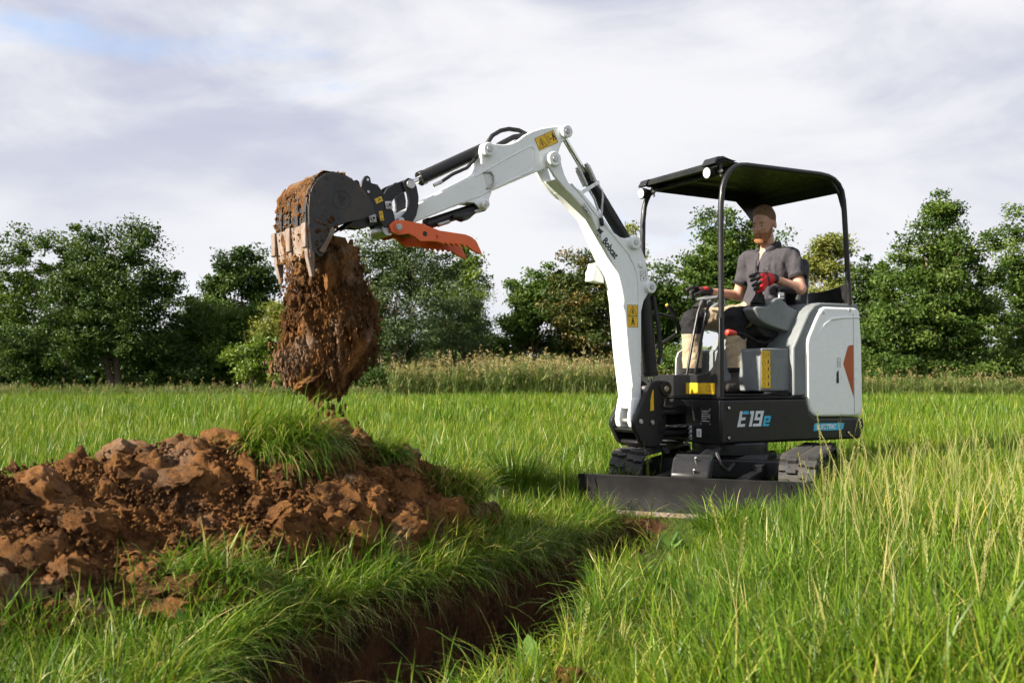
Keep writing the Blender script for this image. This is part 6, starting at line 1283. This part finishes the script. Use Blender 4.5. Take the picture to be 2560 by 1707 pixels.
    sv = np.array([v.co[:] for v in sh.data.vertices]); k = (np.abs(sv[:, 1] - .10) < .012) & (np.abs(sv[:, 2] - (1.66 - PB[2])) < .012); ex = float(sv[k, 0].max())
    flat([[(p_[0] * .55, p_[1] * .55) for p_ in q_] for q_ in cat_], INK, sh, (ex - .001, .10, 1.66 - PB[2]), (-.42, .9, 0), (0, 0, 1), 'chest_emblem', .004)
    # trousers
    q = SD((-.62, -.36, .80), (.26, .30, 1.50), .0065)
    q.cap((-.435, .085, 1.335), (-.435, -.085, 1.335), .118, k=.05).cap((-.44, .07, 1.40), (-.44, -.07, 1.40), .10, k=.05).cap((-.43, .10, 1.318), (-.02, .130, 1.282), .102, .080, .04).cap((-.02, .130, 1.272), (-.040, .133, .90), .082, .076, .04)
    q.cap((-.43, -.10, 1.318), (.085, -.232, 1.280), .102, .080, .04).cap((.085, -.232, 1.272), (.083, -.232, .90), .084, .080, .04)
    P = q.pts(); q.F += .014 * fbm(P * (10, 10, 13), 3) + .007 * fbm(P * (22, 10, 20) + 7, 2, ridged=True); q.F = np.maximum(q.F, .868 - P[..., 2]); q.F = np.maximum(q.F, P[..., 2] - 1.455)
    def tm(c):
        near = c[:, 1] > -.03; x, z = c[:, 0], c[:, 2]
        kn = np.where(near, (z > 1.135 + .02 * np.sin(x * 40)) & (x > -.135 + .25 * np.clip(1.30 - z, 0, .2)), (z > 1.165) & (x > -.01 + .30 * np.clip(1.32 - z, 0, .2)))
        return np.where(kn | (z < .905), 1, 0)
    link('trousers', q.mesh('trousers', tm), [TROUS, PATCH], root)
    # gloves
    gl = SD((-.34, -.36, 1.40), (.12, .33, 1.66), .0042); hands(gl, .0035, .006); gl.cap(nW, (-.262, .264, 1.570), .036, .034, .01).cap(fW, (-.118, -.302, 1.517), .036, .034, .01)
    def gm(c):
        near = c[:, 1] > 0; x, y, z = c[:, 0], c[:, 1], c[:, 2]; red = np.where(near, (x > -.272) & (x < -.118) & (y > .262), (x > -.125) & (x < -.030) & (z > 1.520))
        strap = np.where(near, np.abs((x + .205) - (z - 1.565) * .35) < .013, np.abs(x + .055) < .010); return np.where(red & ~strap, 0, 1)
    F0 = gl.F.copy(); Y = gl.pts()[..., 1]
    for sg in (1, -1): gl.F = np.maximum(F0, -sg * Y); link('glove', gl.mesh('glove', gm), [GRED, GBLK], root)
    # boots
    bo = SD((-.20, -.34, .70), (.32, .24, .98), .006)
    for (x, y) in ((-.045, .140), (.080, -.235)):
        bo.cap((x - .050, y, .778), (x + .125, y + .010 * np.sign(y), .762), .054, .046, .03).cap((x + .005, y, .915), (x - .02, y, .79), .064, .060, .03)
    P = bo.pts(); bo.F += .004 * fbm(P * 30, 2); bo.F = np.maximum(bo.F, .722 - P[..., 2]); F0 = bo.F.copy()
    for sg in (1, -1): bo.F = np.maximum(F0, -sg * P[..., 1]); link('boot', bo.mesh('boot'), BOOT, root)
operator()

# ================================================================ keep the tree at thing > part > sub-part
def flatten(root):
    def walk(o, depth, part_):
        for c in list(o.children):
            if depth >= 2 and c.parent is not part_: c.parent = part_      # same local frame as the piece it sat on
            walk(c, depth + 1, c if depth == 0 else part_)
    walk(root, 0, None)
flatten(EX)
